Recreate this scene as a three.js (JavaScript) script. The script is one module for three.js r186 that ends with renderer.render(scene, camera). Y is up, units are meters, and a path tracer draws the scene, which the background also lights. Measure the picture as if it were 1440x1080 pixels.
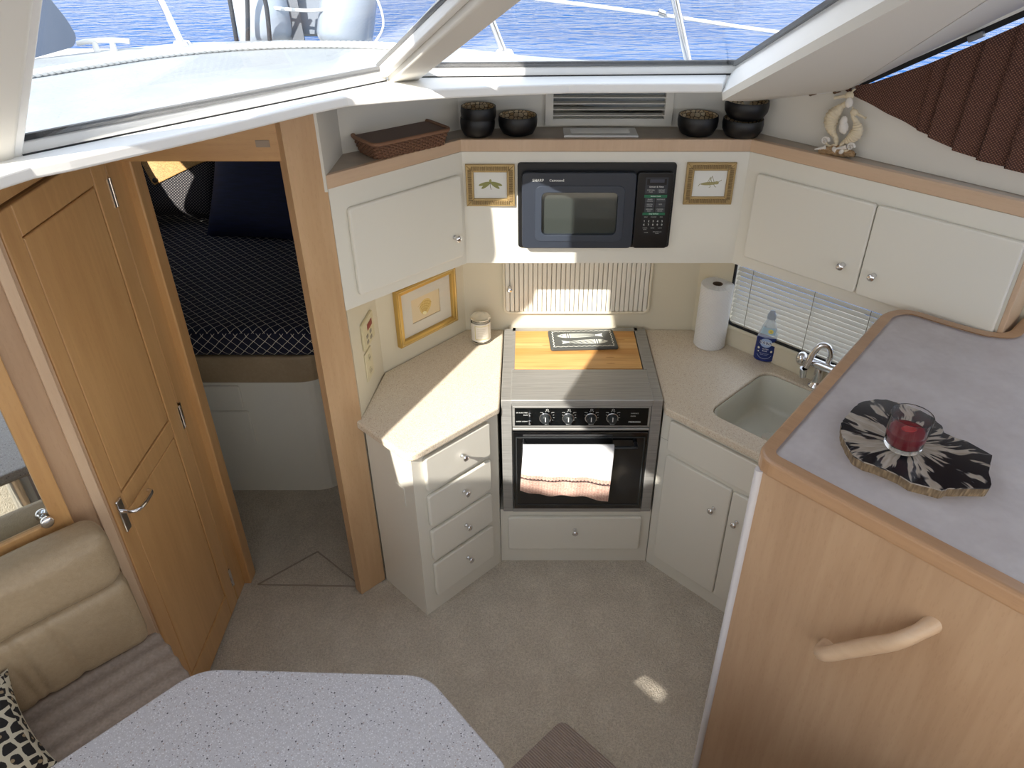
import * as THREE from 'three';
import { RoundedBoxGeometry } from 'three/addons/geometries/RoundedBoxGeometry.js';
import { mergeGeometries, mergeVertices, toCreasedNormals } from 'three/addons/utils/BufferGeometryUtils.js';

// ---------------------------------------------------------------- camera, sky, sun, exposure
const scene = new THREE.Scene();
const renderer = new THREE.WebGLRenderer({ antialias: true });
renderer.toneMapping = THREE.LinearToneMapping;
renderer.toneMappingExposure = 1.85;
renderer.shadowMap.enabled = true;
const camera = new THREE.PerspectiveCamera(2 * Math.atan(540 / 1081) * 180 / Math.PI, 4 / 3, 0.05, 2000);
camera.position.set(0, 2.5, 0);
camera.rotation.set(-33.5 * Math.PI / 180, 0, 0);
camera.setViewOffset(1440, 1080, -22, 0, 1440, 1080);
const toSun = new THREE.Vector3(-0.42, 0.61, 0.67).normalize();
// clear sky: pale at the horizon, bluer overhead, the same all the way round
const skyTop = [0.70, 0.83, 1.04], skyLow = [1.10, 1.08, 1.02];
const skyData = new Float32Array(64 * 256 * 4);
for (let j = 0; j < 256; j++) for (let i = 0; i < 64; i++) { const up = Math.max(0, Math.sin(((j + 0.5) / 256 - 0.5) * Math.PI)), k = Math.pow(up, 0.55), o = (j * 64 + i) * 4; for (let c = 0; c < 3; c++) skyData[o + c] = skyLow[c] + (skyTop[c] - skyLow[c]) * k; skyData[o + 3] = 1; }
const skyTexture = new THREE.DataTexture(skyData, 64, 256, THREE.RGBAFormat, THREE.FloatType);
skyTexture.mapping = THREE.EquirectangularReflectionMapping; skyTexture.magFilter = skyTexture.minFilter = THREE.LinearFilter; skyTexture.needsUpdate = true;
scene.background = skyTexture;
scene.backgroundIntensity = 1.0;
const sun = new THREE.DirectionalLight(new THREE.Color(1, 0.95, 0.87), 5.0);
sun.position.copy(toSun).multiplyScalar(20).add(new THREE.Vector3(0, 1, -2));
sun.target.position.set(0, 1, -2);
sun.castShadow = true;
sun.shadow.mapSize.set(4096, 4096);
Object.assign(sun.shadow.camera, { left: -6, right: 6, top: 6, bottom: -6, near: 1, far: 45 });
scene.add(sun, sun.target);

// ---------------------------------------------------------------- helpers
const V = (x, y, z) => new THREE.Vector3(x, y, z);
const rad = (d) => d * Math.PI / 180;
let seed = 12345;
const rnd = () => { seed = (seed + 0x6D2B79F5) | 0; let t = Math.imul(seed ^ (seed >>> 15), 1 | seed); t = (t + Math.imul(t ^ (t >>> 7), 61 | t)) ^ t; return ((t ^ (t >>> 14)) >>> 0) / 4294967296; };
const hash = (x, y, s = 0) => { let h = Math.imul(x | 0, 374761393) + Math.imul(y | 0, 668265263) + Math.imul(s | 0, 2147483647 - 57); h = Math.imul(h ^ (h >>> 13), 1274126177); return ((h ^ (h >>> 16)) >>> 0) / 4294967296; };
const mod = (a, n) => ((a % n) + n) % n;
// periodic value noise: u, v in 0..1, px / py cells each way
function vnoise(u, v, px, py, s) {
  const x = u * px, y = v * py, ix = Math.floor(x), iy = Math.floor(y), fx = x - ix, fy = y - iy, a = fx * fx * (3 - 2 * fx), b = fy * fy * (3 - 2 * fy);
  const h = (i, j) => hash(mod(ix + i, px), mod(iy + j, py), s);
  return (h(0, 0) * (1 - a) + h(1, 0) * a) * (1 - b) + (h(0, 1) * (1 - a) + h(1, 1) * a) * b;
}
function fbm(u, v, px, py, oct, s) { let r = 0, a = 0.5, n = 0; for (let i = 0; i < oct; i++) { r += a * vnoise(u, v, px << i, py << i, s + i); n += a; a *= 0.5; } return r / n; }
const clamp = (x, a = 0, b = 1) => Math.min(b, Math.max(a, x));
const mix = (a, b, t) => a + (b - a) * t;
const mix3 = (a, b, t) => [mix(a[0], b[0], t), mix(a[1], b[1], t), mix(a[2], b[2], t)];
// texture whose side covers `size` metres; fn returns sRGB 0..255 triples, or one grey value 0..1 for data
function tex(n, size, fn, data = false, m = n) {
  const d = new Uint8Array(n * m * 4);
  for (let j = 0; j < m; j++) for (let i = 0; i < n; i++) {
    const c = fn((i + 0.5) / n, (j + 0.5) / m, i, j), k = (j * n + i) * 4;
    if (data) d[k] = d[k + 1] = d[k + 2] = clamp(c) * 255; else { d[k] = clamp(c[0], 0, 255); d[k + 1] = clamp(c[1], 0, 255); d[k + 2] = clamp(c[2], 0, 255); }
    d[k + 3] = 255;
  }
  const t = new THREE.DataTexture(d, n, m);
  t.wrapS = t.wrapT = THREE.RepeatWrapping; t.magFilter = THREE.LinearFilter; t.minFilter = THREE.LinearMipmapLinearFilter; t.generateMipmaps = true;
  const [sx, sy] = Array.isArray(size) ? size : [size, size];
  t.repeat.set(1 / sx, 1 / sy);
  if (!data) t.colorSpace = THREE.SRGBColorSpace;
  t.needsUpdate = true;
  return t;
}
function canvasTex(w, h, draw) {
  const c = document.createElement('canvas'); c.width = w; c.height = h;
  draw(c.getContext('2d'), w, h);
  const t = new THREE.CanvasTexture(c); t.colorSpace = THREE.SRGBColorSpace; t.magFilter = THREE.LinearFilter; return t;
}
const std = (color, roughness = 0.5, metalness = 0, more = {}) => new THREE.MeshPhysicalMaterial({ color, roughness, metalness, ...more });

// ---------------------------------------------------------------- names, things and parts
const taken = new Map();
function numbered(name) { const n = taken.get(name) ?? 0; taken.set(name, n + 1); return n ? `${name}_${String(n).padStart(3, '0')}` : name; }
function tag(o, label, category, group, kind) {
  if (label) o.userData.label = label;
  if (category) o.userData.category = category;
  if (group) o.userData.group = group;
  if (kind) o.userData.kind = kind;
  return o;
}
function thing(name, label, category, [x, y, z] = [0, 0, 0], deg = 0, group) {
  const o = new THREE.Group(); o.name = numbered(name); o.position.set(x, y, z); o.rotation.y = rad(deg); scene.add(o);
  return tag(o, label, category, group);
}
function part(name, geo, mat, parent, label) {
  const m = new THREE.Mesh(geo, mat); m.name = name; m.castShadow = m.receiveShadow = true; parent.add(m);
  if (label) m.userData.label = label;
  return m;
}
function struct(name, geo, mat, label) {           // a piece of the setting
  const m = new THREE.Mesh(geo, mat); m.name = numbered(name); m.castShadow = m.receiveShadow = true; m.userData.kind = 'structure';
  if (label) m.userData.label = label;
  scene.add(m); return m;
}
function structGroup(name, label) { const g = new THREE.Group(); g.name = numbered(name); g.userData.kind = 'structure'; if (label) g.userData.label = label; scene.add(g); return g; }

// ---------------------------------------------------------------- geometry
// uv in metres, taken from the face's main direction; swap turns the grain
function metre(geo, swap = false) {
  const g = geo.index ? geo.toNonIndexed() : geo, p = g.attributes.position, uv = new Float32Array(p.count * 2), a = V(), b = V(), c = V();
  for (let i = 0; i < p.count; i += 3) {
    a.fromBufferAttribute(p, i); b.fromBufferAttribute(p, i + 1); c.fromBufferAttribute(p, i + 2);
    const n = b.clone().sub(a).cross(c.clone().sub(a)), x = Math.abs(n.x), y = Math.abs(n.y), z = Math.abs(n.z);
    [a, b, c].forEach((q, k) => {
      let [u, v] = y >= x && y >= z ? [q.x, -q.z] : x >= z ? [q.z, q.y] : [q.x, q.y];
      if (swap) [u, v] = [v, u];
      uv[(i + k) * 2] = u; uv[(i + k) * 2 + 1] = v;
    });
  }
  g.setAttribute('uv', new THREE.BufferAttribute(uv, 2));
  return g;
}
const at = (g, x = 0, y = 0, z = 0) => g.translate(x, y, z);
const join = (list) => mergeGeometries(list.map((g) => { const h = g.index ? g.toNonIndexed() : g; for (const k of Object.keys(h.attributes)) if (!['position', 'normal', 'uv'].includes(k)) h.deleteAttribute(k); return h; }));
const box = (w, h, d, x = 0, y = 0, z = 0, swap) => metre(at(new THREE.BoxGeometry(w, h, d), x, y, z), swap);
const rbox = (w, h, d, r = 0.005, x = 0, y = 0, z = 0, swap) => metre(at(new RoundedBoxGeometry(w, h, d, 2, Math.min(r, w / 2.02, h / 2.02, d / 2.02)), x, y, z), swap);
const span = (x0, x1, y0, y1, z0, z1, r = 0, swap) => (r ? rbox : (w, h, d, _, x, y, z, s) => box(w, h, d, x, y, z, s))(x1 - x0, y1 - y0, z1 - z0, r, (x0 + x1) / 2, (y0 + y1) / 2, (z0 + z1) / 2, swap);
const cyl = (r0, r1, h, x = 0, y = 0, z = 0, n = 24) => at(new THREE.CylinderGeometry(r1, r0, h, n), x, y + h / 2, z);
const lathe = (pts, n = 32) => new THREE.LatheGeometry(pts.map(([x, y]) => new THREE.Vector2(Math.max(x, 1e-5), y)), n);
// a Shape from [x, y] points with corner radii (one number, or one per point)
function shapeOf(pts, r = 0) {
  const s = new THREE.Shape(), n = pts.length;
  pts.forEach((p, i) => {
    const q = pts[(i + n - 1) % n], t = pts[(i + 1) % n], rr = Array.isArray(r) ? r[i] : r;
    if (!rr) { i ? s.lineTo(p[0], p[1]) : s.moveTo(p[0], p[1]); return; }
    const la = Math.hypot(q[0] - p[0], q[1] - p[1]), lb = Math.hypot(t[0] - p[0], t[1] - p[1]), ra = Math.min(rr, la * 0.48), rb = Math.min(rr, lb * 0.48);
    const ax = p[0] + (q[0] - p[0]) * ra / la, ay = p[1] + (q[1] - p[1]) * ra / la, bx = p[0] + (t[0] - p[0]) * rb / lb, by = p[1] + (t[1] - p[1]) * rb / lb;
    i ? s.lineTo(ax, ay) : s.moveTo(ax, ay);
    s.quadraticCurveTo(p[0], p[1], bx, by);
  });
  s.closePath(); return s;
}
// a plan outline of [x, z] points standing from y0 to y1
function prism(pts, y0, y1, { r = 0, bevel = 0, holes = [], holeR = 0, swap = false, seg = 8 } = {}) {
  const s = shapeOf(pts.map(([x, z]) => [x, -z]), r);
  for (const h of holes) s.holes.push(shapeOf(h.map(([x, z]) => [x, -z]), holeR));
  const g = new THREE.ExtrudeGeometry(s, { depth: Math.max(1e-4, y1 - y0 - 2 * bevel), bevelEnabled: bevel > 0, bevelThickness: bevel, bevelSize: bevel, bevelOffset: -bevel, bevelSegments: 3, curveSegments: seg });
  g.rotateX(-Math.PI / 2).translate(0, y0 + bevel, 0);
  return metre(g, swap);
}
// an outline of [x, y] points pushed out along z from z0 to z1
function plate(pts, z0, z1, { r = 0, bevel = 0, holes = [], holeR = 0, swap = false, seg = 8 } = {}) {
  const s = shapeOf(pts, r);
  for (const h of holes) s.holes.push(shapeOf(h, holeR));
  const g = new THREE.ExtrudeGeometry(s, { depth: Math.max(1e-4, z1 - z0 - 2 * bevel), bevelEnabled: bevel > 0, bevelThickness: bevel, bevelSize: bevel, bevelOffset: -bevel, bevelSegments: 3, curveSegments: seg });
  return metre(at(g, 0, 0, z0 + bevel), swap);
}
const rect = (x0, x1, y0, y1) => [[x0, y0], [x1, y0], [x1, y1], [x0, y1]];
// a flat polygon of 3D points given thickness along its normal
function slab(pts, th) {
  const p = pts.map((q) => V(...q)), n = V();
  for (let i = 1; i < p.length - 1; i++) n.add(p[i].clone().sub(p[0]).cross(p[i + 1].clone().sub(p[0])));
  n.normalize().multiplyScalar(th);
  const q = p.map((a) => a.clone().add(n)), out = [], tri = (...l) => l.forEach((a) => out.push(a.x, a.y, a.z));
  for (let i = 1; i < p.length - 1; i++) { tri(q[0], q[i], q[i + 1]); tri(p[0], p[i + 1], p[i]); }
  for (let i = 0; i < p.length; i++) { const j = (i + 1) % p.length; tri(p[i], p[j], q[j]); tri(p[i], q[j], q[i]); }
  const g = new THREE.BufferGeometry(); g.setAttribute('position', new THREE.Float32BufferAttribute(out, 3)); g.computeVertexNormals();
  return metre(g);
}
// a bar from a to b, w across (towards side) and h the other way
function beam(a, b, w, h, side = [1, 0, 0], r = 0) {
  a = V(...a); b = V(...b);
  const z = b.clone().sub(a), l = z.length(); z.normalize();
  const x = V(...side).addScaledVector(z, -V(...side).dot(z)).normalize(), y = z.clone().cross(x);
  const g = r ? new RoundedBoxGeometry(w, h, l, 3, r) : new THREE.BoxGeometry(w, h, l);
  const uvd = metre(g);
  uvd.applyMatrix4(new THREE.Matrix4().makeBasis(x, y, z).setPosition(a.add(b).multiplyScalar(0.5)));
  return uvd;
}
const tube = (pts, r, seg = 48, rn = 8, closed = false) => new THREE.TubeGeometry(new THREE.CatmullRomCurve3(pts.map((p) => V(...p)), closed, 'centripetal'), seg, r, rn, closed);
// tube along points whose radius changes: rad(t)
function taper(pts, radius, seg = 60, rn = 12) {
  const c = new THREE.CatmullRomCurve3(pts.map((p) => V(...p))), g = new THREE.TubeGeometry(c, seg, 1, rn), p = g.attributes.position, o = V();
  for (let i = 0; i <= seg; i++) { c.getPointAt(i / seg, o); for (let j = 0; j <= rn; j++) { const k = i * (rn + 1) + j, R = radius(i / seg, j / rn); p.setXYZ(k, o.x + (p.getX(k) - o.x) * R, o.y + (p.getY(k) - o.y) * R, o.z + (p.getZ(k) - o.z) * R); } }
  g.computeVertexNormals(); return g;
}
// a soft cushion block: rounded by r, pushed along its normal by fn(x, y, z)
function soft(w, h, d, r, n, fn) {
  const g0 = new THREE.BoxGeometry(w, h, d, ...n); g0.deleteAttribute('uv'); g0.deleteAttribute('normal');
  const g = mergeVertices(g0, 1e-5), p = g.attributes.position, q = V(), c = V(), k = V();
  const push = [];
  for (let i = 0; i < p.count; i++) {
    q.fromBufferAttribute(p, i); c.set(clamp(q.x, -w / 2 + r, w / 2 - r), clamp(q.y, -h / 2 + r, h / 2 - r), clamp(q.z, -d / 2 + r, d / 2 - r));
    k.copy(q).sub(c).normalize(); const e = c.clone().addScaledVector(k, r); e.addScaledVector(k, fn ? fn(e.x, e.y, e.z, k) : 0); push.push(e);
  }
  push.forEach((e, i) => p.setXYZ(i, e.x, e.y, e.z));
  g.computeVertexNormals();
  return metre(g);
}
// a stuffed pillow lying in its x-y plane
function pillow(w, h, t, nx = 28, pinch = 0.12) {
  const pos = [], idx = [], n = nx;
  for (const s of [1, -1]) for (let j = 0; j <= n; j++) for (let i = 0; i <= n; i++) {
    const u = i / n * 2 - 1, v = j / n * 2 - 1, k = Math.pow(Math.max(0, (1 - u ** 4) * (1 - v ** 4)), 0.55);
    pos.push(u * w / 2 * (1 - pinch * (1 - v * v) * Math.abs(u) ** 3), v * h / 2 * (1 - pinch * (1 - u * u) * Math.abs(v) ** 3), s * (t / 2 * k + 0.002));
  }
  const m = (n + 1) * (n + 1), cell = (o, i, j) => o + j * (n + 1) + i;
  for (let j = 0; j < n; j++) for (let i = 0; i < n; i++) for (const [o, f] of [[0, false], [m, true]]) {
    const a = cell(o, i, j), b = cell(o, i + 1, j), c = cell(o, i + 1, j + 1), d = cell(o, i, j + 1);
    f ? idx.push(a, c, b, a, d, c) : idx.push(a, b, c, a, c, d);
  }
  const g = new THREE.BufferGeometry(); g.setAttribute('position', new THREE.Float32BufferAttribute(pos, 3)); g.setIndex(idx); g.computeVertexNormals();
  return metre(g);
}
// a sheet: fn(u, v) -> [x, y, z] with thickness th
function sheet(nu, nv, fn, th = 0.002, uvScale) {
  const pos = [], uv = [], idx = [], P = (i, j) => V(...fn(i / nu, j / nv));
  const N = (i, j) => { const e = 1e-3, u = i / nu, v = j / nv, a = V(...fn(Math.min(1, u + e), v)).sub(V(...fn(Math.max(0, u - e), v))), b = V(...fn(u, Math.min(1, v + e))).sub(V(...fn(u, Math.max(0, v - e)))); return a.cross(b).normalize(); };
  for (const s of [0.5, -0.5]) for (let j = 0; j <= nv; j++) for (let i = 0; i <= nu; i++) { const p = P(i, j).addScaledVector(N(i, j), s * th); pos.push(p.x, p.y, p.z); uv.push(i / nu * (uvScale?.[0] ?? 1), j / nv * (uvScale?.[1] ?? 1)); }
  const m = (nu + 1) * (nv + 1), c = (o, i, j) => o + j * (nu + 1) + i;
  for (let j = 0; j < nv; j++) for (let i = 0; i < nu; i++) { idx.push(c(0, i, j), c(0, i + 1, j), c(0, i + 1, j + 1), c(0, i, j), c(0, i + 1, j + 1), c(0, i, j + 1)); idx.push(c(m, i, j), c(m, i + 1, j + 1), c(m, i + 1, j), c(m, i, j), c(m, i, j + 1), c(m, i + 1, j + 1)); }
  const side = (a, b) => idx.push(a, b, b + m, a, b + m, a + m);
  for (let i = 0; i < nu; i++) { side(c(0, i + 1, 0), c(0, i, 0)); side(c(0, i, nv), c(0, i + 1, nv)); }
  for (let j = 0; j < nv; j++) { side(c(0, 0, j), c(0, 0, j + 1)); side(c(0, nu, j + 1), c(0, nu, j)); }
  const g = new THREE.BufferGeometry(); g.setAttribute('position', new THREE.Float32BufferAttribute(pos, 3)); g.setAttribute('uv', new THREE.Float32BufferAttribute(uv, 2)); g.setIndex(idx); g.computeVertexNormals();
  return g;
}

// ---------------------------------------------------------------- materials
const woodTex = (light, dark, s, streak = 1) => tex(512, 0.9, (u, v) => {
  const w = fbm(u + 0.04 * fbm(u, v, 3, 2, 2, s + 9), v, 6, 2, 3, s), g = fbm(u, v, 90, 5, 3, s + 3), f = fbm(u, v, 24, 3, 2, s + 5), pore = hash((u * 512) | 0, (v * 64) | 0, s) > 0.93 ? 0.25 : 0;
  return mix3(light, dark, clamp(0.55 * w + streak * (0.35 * g + 0.25 * f) - 0.12 + pore * 0.5));
});
const wood = {
  door: woodTex([216, 172, 116], [180, 134, 84], 11),
  pale: woodTex([214, 180, 140], [182, 144, 104], 23),
  pen: woodTex([196, 164, 132], [162, 128, 98], 37),
  trim: woodTex([216, 188, 158], [192, 160, 130], 41),
  rim: woodTex([190, 152, 116], [156, 118, 86], 47),
};
const M = {};
M.doorWood = std(0xffffff, 0.36, 0, { map: wood.door, clearcoat: 0.3, clearcoatRoughness: 0.3 });
M.paleWood = std(0xffffff, 0.42, 0, { map: wood.pale, clearcoat: 0.2, clearcoatRoughness: 0.35 });
M.penWood = std(0xffffff, 0.4, 0, { map: wood.pen, clearcoat: 0.25, clearcoatRoughness: 0.35 });
M.trimWood = std(0xffffff, 0.38, 0, { map: wood.trim, clearcoat: 0.3, clearcoatRoughness: 0.3 });
M.rimWood = std(0xffffff, 0.35, 0, { map: wood.rim, clearcoat: 0.4, clearcoatRoughness: 0.25 });
M.white = std(new THREE.Color().setRGB(0.80, 0.77, 0.68), 0.32, 0, { clearcoat: 0.25, clearcoatRoughness: 0.25 });
M.cream = std(new THREE.Color().setRGB(0.74, 0.68, 0.53), 0.6);
M.liner = std(new THREE.Color().setRGB(0.72, 0.69, 0.62), 0.55);
M.frameWhite = std(new THREE.Color().setRGB(0.80, 0.79, 0.76), 0.4);
M.black = std(0x0b0b0d, 0.45);
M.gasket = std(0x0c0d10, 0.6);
M.chrome = std(0xe6e6e8, 0.08, 1);
M.steel = std(0xffffff, 0.45, 0.5, { map: tex(256, [0.3, 0.3], (u, v) => { const g = 172 + 26 * (fbm(u, v, 4, 128, 2, 7) - 0.5) + 14 * (vnoise(u, v, 2, 256, 8) - 0.5); return [g, g - 1, g - 5]; }) });
M.brass = std(new THREE.Color().setRGB(0.75, 0.52, 0.2), 0.35, 0.8);
M.glassPane = std(0xffffff, 0.02, 0, { transmission: 1, thickness: 0, ior: 1.45, specularIntensity: 0.25 });
const fleck = (base, spots, n, size, s, res = 512) => {
  const cells = tex(res, size, (u, v, i, j) => {
    let c = base.map((x) => x + 9 * (fbm(u, v, 40, 40, 2, s) - 0.5));
    for (const [col, cellsN, dens, soft, sd] of spots) {
      const gx = u * cellsN, gy = v * cellsN, ix = Math.floor(gx), iy = Math.floor(gy);
      for (let a = -1; a <= 1; a++) for (let b = -1; b <= 1; b++) {
        const cx = mod(ix + a, cellsN), cy = mod(iy + b, cellsN);
        if (hash(cx, cy, s + sd) > dens) continue;
        const px = ix + a + hash(cx, cy, s + sd + 1), py = iy + b + hash(cx, cy, s + sd + 2), r = 0.18 + 0.3 * hash(cx, cy, s + sd + 3), d = Math.hypot(gx - px, (gy - py) * (0.7 + 0.8 * hash(cx, cy, s + sd + 4)));
        if (d < r) c = mix3(c, col, clamp((r - d) / r * 2) * soft);
      }
    }
    return c;
  });
  return cells;
};
M.counter = std(0xffffff, 0.38, 0, { map: fleck([222, 209, 188], [[[196, 170, 140], 90, 0.55, 0.75, 10], [[240, 232, 220], 80, 0.5, 0.8, 20], [[160, 128, 104], 70, 0.12, 0.7, 30]], 0, 0.3, 51) });
M.tableTop = std(0xffffff, 0.36, 0, { map: fleck([184, 180, 182], [[[214, 212, 214], 64, 0.6, 0.9, 10], [[168, 160, 160], 70, 0.4, 0.6, 20], [[60, 54, 58], 60, 0.05, 0.95, 30], [[150, 130, 122], 60, 0.06, 0.8, 40]], 0, 0.3, 71) });
M.laminate = std(0xffffff, 0.42, 0, { map: tex(512, 0.8, (u, v) => { const a = fbm(u, v, 10, 14, 4, 81), b = fbm(u, v, 60, 60, 2, 82); return mix3([198, 192, 192], [178, 170, 170], clamp(0.9 * a + 0.35 * b - 0.15)); }) });
M.shelfLaminate = std(0xffffff, 0.5, 0, { map: tex(256, 0.6, (u, v) => { const a = fbm(u, v, 10, 14, 4, 83); return mix3([190, 178, 164], [168, 156, 144], a); }) });
const pileTex = tex(512, 0.42, (u, v, i, j) => { const f = fbm(u, v, 110, 110, 2, 91), c = fbm(u, v, 6, 6, 3, 92), h = hash(i, j, 93); return mix3([232, 222, 205], [180, 169, 153], clamp(0.15 + 0.75 * f + 0.25 * (h - 0.5) + 0.3 * (c - 0.5))); });
const pileBump = tex(512, 0.42, (u, v, i, j) => clamp(0.7 * fbm(u, v, 110, 110, 2, 91) + 0.3 * hash(i, j, 94)), true);
M.carpet = std(0xffffff, 1, 0, { map: pileTex, bumpMap: pileBump, bumpScale: 0.006, sheen: 0.3, sheenRoughness: 0.8 });
M.leather = std(0xffffff, 0.42, 0, { map: tex(512, 0.5, (u, v) => { const a = fbm(u, v, 60, 60, 3, 101), b = fbm(u, v, 4, 4, 3, 102); return mix3([176, 156, 128], [154, 134, 106], clamp(0.5 * a + 0.7 * b - 0.1)); }), bumpMap: tex(256, 0.12, (u, v) => fbm(u, v, 40, 40, 3, 103), true), bumpScale: 0.0008 });
M.seatCloth = std(0xffffff, 0.85, 0, { map: tex(256, 0.3, (u, v, i, j) => { const a = fbm(u, v, 50, 50, 2, 111); return mix3([166, 150, 138], [140, 126, 114], clamp(a + 0.2 * (hash(i, j, 112) - 0.5))); }) });

// ================================================================ THE SETTING
const HC = 0.845;                                   // galley worktop height
// wall standing on the line a-b ([x, z]), th thick away from the room (to the left of a->b when th > 0)
function wallGeo(a, b, y0, y1, th = 0.04, swap) {
  const dx = b[0] - a[0], dz = b[1] - a[1], l = Math.hypot(dx, dz), n = [dz / l * th, -dx / l * th];
  return prism([a, b, [b[0] + n[0], b[1] + n[1]], [a[0] + n[0], a[1] + n[1]]], y0, y1, { swap });
}
// ---- floors
const floor = struct('floor', prism([[-2.3, -4.7], [2.3, -4.7], [2.3, 1.0], [-2.3, 1.0]], -0.06, 0), M.carpet, 'beige cut pile carpet of the galley');
part('carpet_seam', join([beam([-1.14, 0.001, -2.24], [-0.93, 0.001, -2.43], 0.006, 0.004), beam([-0.93, 0.001, -2.43], [-0.70, 0.001, -2.23], 0.006, 0.004), beam([-1.14, 0.001, -2.24], [-0.70, 0.001, -2.23], 0.006, 0.004)]), std(0x9c9080, 1), floor);
struct('floor_salon', join([span(-0.35, 2.15, 0.69, 0.75, -0.78, 3.2), span(-2.05, -0.35, 0.69, 0.75, 1.0, 3.2), span(-0.35, 2.15, 0, 0.69, -0.78, -0.74), span(-0.35, -0.31, 0, 0.69, -0.78, 1.0), span(-2.05, -0.35, 0, 0.69, 1.0, 1.04)]), M.carpet);

// ---- galley walls behind the worktop
const W = [[-0.607, -2.30], [-0.574, -2.588], [-0.27, -2.934], [0.716, -2.934]];
struct('wall_left', wallGeo([-0.607, -2.285], W[1], 0, 1.29, 0.04), M.cream, 'narrow cream wall with switch plates');
struct('wall_diagonal', wallGeo(W[1], W[2], 0, 1.29, 0.04), M.cream, 'cream wall behind the gold shell picture');
struct('wall_back', wallGeo(W[2], W[3], 0, 1.29, 0.04), M.cream, 'cream wall behind the stove');
{
  // right diagonal wall with the low window: local s along it, y up
  const g = structGroup('wall_right', 'cream wall around the galley side window'); g.position.set(0.716, 0, -2.934); g.rotation.y = rad(-45);
  part('wall_panel', plate([[0, 0], [1.42, 0], [1.42, 1.75], [0, 1.75]], -0.05, 0, { holes: [rect(0.165, 0.80, 0.945, 1.26)], holeR: 0.03 }), M.cream, g);
  part('ledge', span(0.12, 0.82, 0.925, 0.94, 0, 0.012, 0.004), M.cream, g);
  const w = structGroup('window_5', 'low galley side window behind the blind'); w.position.copy(g.position); w.rotation.copy(g.rotation);
  part('pane', span(0.165, 0.80, 0.945, 1.26, -0.048, -0.043), M.glassPane, w);
  part('gasket', plate(rect(0.160, 0.805, 0.94, 1.265), -0.006, 0.004, { r: 0.03, holes: [rect(0.168, 0.797, 0.948, 1.257)], holeR: 0.028 }), M.gasket, w);
}
// ---- wall behind the high shelf
const SB = [[-0.605, -2.26], [-0.600, -2.49], [-0.243, -2.775], [0.05, -2.815], [0.53, -2.815], [0.80, -2.745], [0.873, -2.662]];
{
  const g = structGroup('wall_shelf', 'off white liner behind the high shelf');
  for (let i = 0; i < SB.length - 1; i++) if (i !== 3) part('liner_panel', wallGeo(SB[i], SB[i + 1], 1.70, 1.938, 0.03), M.liner, g);
  part('liner_panel', plate(rect(0.05, 0.53, 1.70, 1.938), -2.845, -2.815, { holes: [rect(0.091, 0.485, 1.778, 1.898)] }), M.liner, g);
  part('vent_duct', join([span(0.07, 0.505, 1.76, 1.776, -3.0, -2.845), span(0.07, 0.505, 1.90, 1.916, -3.0, -2.845), span(0.07, 0.089, 1.76, 1.916, -3.0, -2.845), span(0.487, 0.505, 1.76, 1.916, -3.0, -2.845), span(0.07, 0.505, 1.76, 1.916, -3.015, -3.0)]), M.liner, g);
}
// ---- starboard side wall with the pointed window
const SW = { x: 0.873, z: -2.662, deg: -47.1 };
{
  const g = structGroup('wall_side', 'off white cabin side under the pointed window'); g.position.set(SW.x, 0, SW.z); g.rotation.y = rad(SW.deg);
  part('side_panel', plate([[-0.14, 1.747], [1.95, 1.747], [1.95, 1.79], [0.76, 1.812], [0.56, 1.832], [0.41, 1.876], [0.186, 1.946], [-0.13, 1.868]], -0.03, 0), M.liner, g);
  part('molding', join([beam([-0.12, 1.872, 0.004], [0.186, 1.950, 0.004], 0.012, 0.012, [0, 0, 1], 0.004), beam([-0.12, 1.857, 0.003], [0.16, 1.930, 0.003], 0.007, 0.008, [0, 0, 1], 0.003)]), M.frameWhite, g);
  const w = structGroup('window_4', 'pointed cabin side window above the curtain'); w.position.copy(g.position); w.rotation.copy(g.rotation);
  part('pane', plate([[0.186, 1.946], [0.56, 1.832], [0.76, 1.812], [1.9, 1.79], [1.9, 2.56], [1.215, 2.56]], -0.028, -0.023), M.glassPane, w);
  part('window_frame', beam([0.17, 1.944, 0.008], [1.18, 2.565, 0.008], 0.024, 0.02, [-0.52, 0.85, 0]), M.frameWhite, w);
  part('gasket', beam([0.235, 1.964, 0.006], [1.21, 2.556, 0.006], 0.016, 0.018, [-0.52, 0.85, 0]), M.gasket, w);
  part('latch', join([span(-0.02, 0.02, -0.008, 0.008, 0, 0.02, 0.003)]).rotateZ(rad(30)).translate(0.53, 2.135, 0.014), std(0x8a8d90, 0.4, 0.6), w);
}
// ---- wide liner panel between windshield and side window
const S0 = (s, y, n = 0) => [SW.x + s * Math.cos(rad(47.1)) - n * Math.sin(rad(47.1)), y, SW.z + s * Math.sin(rad(47.1)) + n * Math.cos(rad(47.1))];
{
  const A1 = [0.55, 1.985, -2.271], B = S0(-0.13, 1.868), C = S0(0.186, 1.957), D = S0(1.137, 2.58), G = [0.60, 2.585, -0.73], F = [0.613, 2.02, -2.44], E = [0.668, 2.585, -0.99];
  const g = structGroup('trim_1', 'wide beige liner panel beside the windshield');
  part('face', join([slab([A1, C, B], -0.02), slab([A1, G, C], -0.02), slab([C, G, D], -0.02)]), M.liner, g);
  part('reveal', slab([A1, F, E, G], 0.015), M.frameWhite, g);
}

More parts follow.
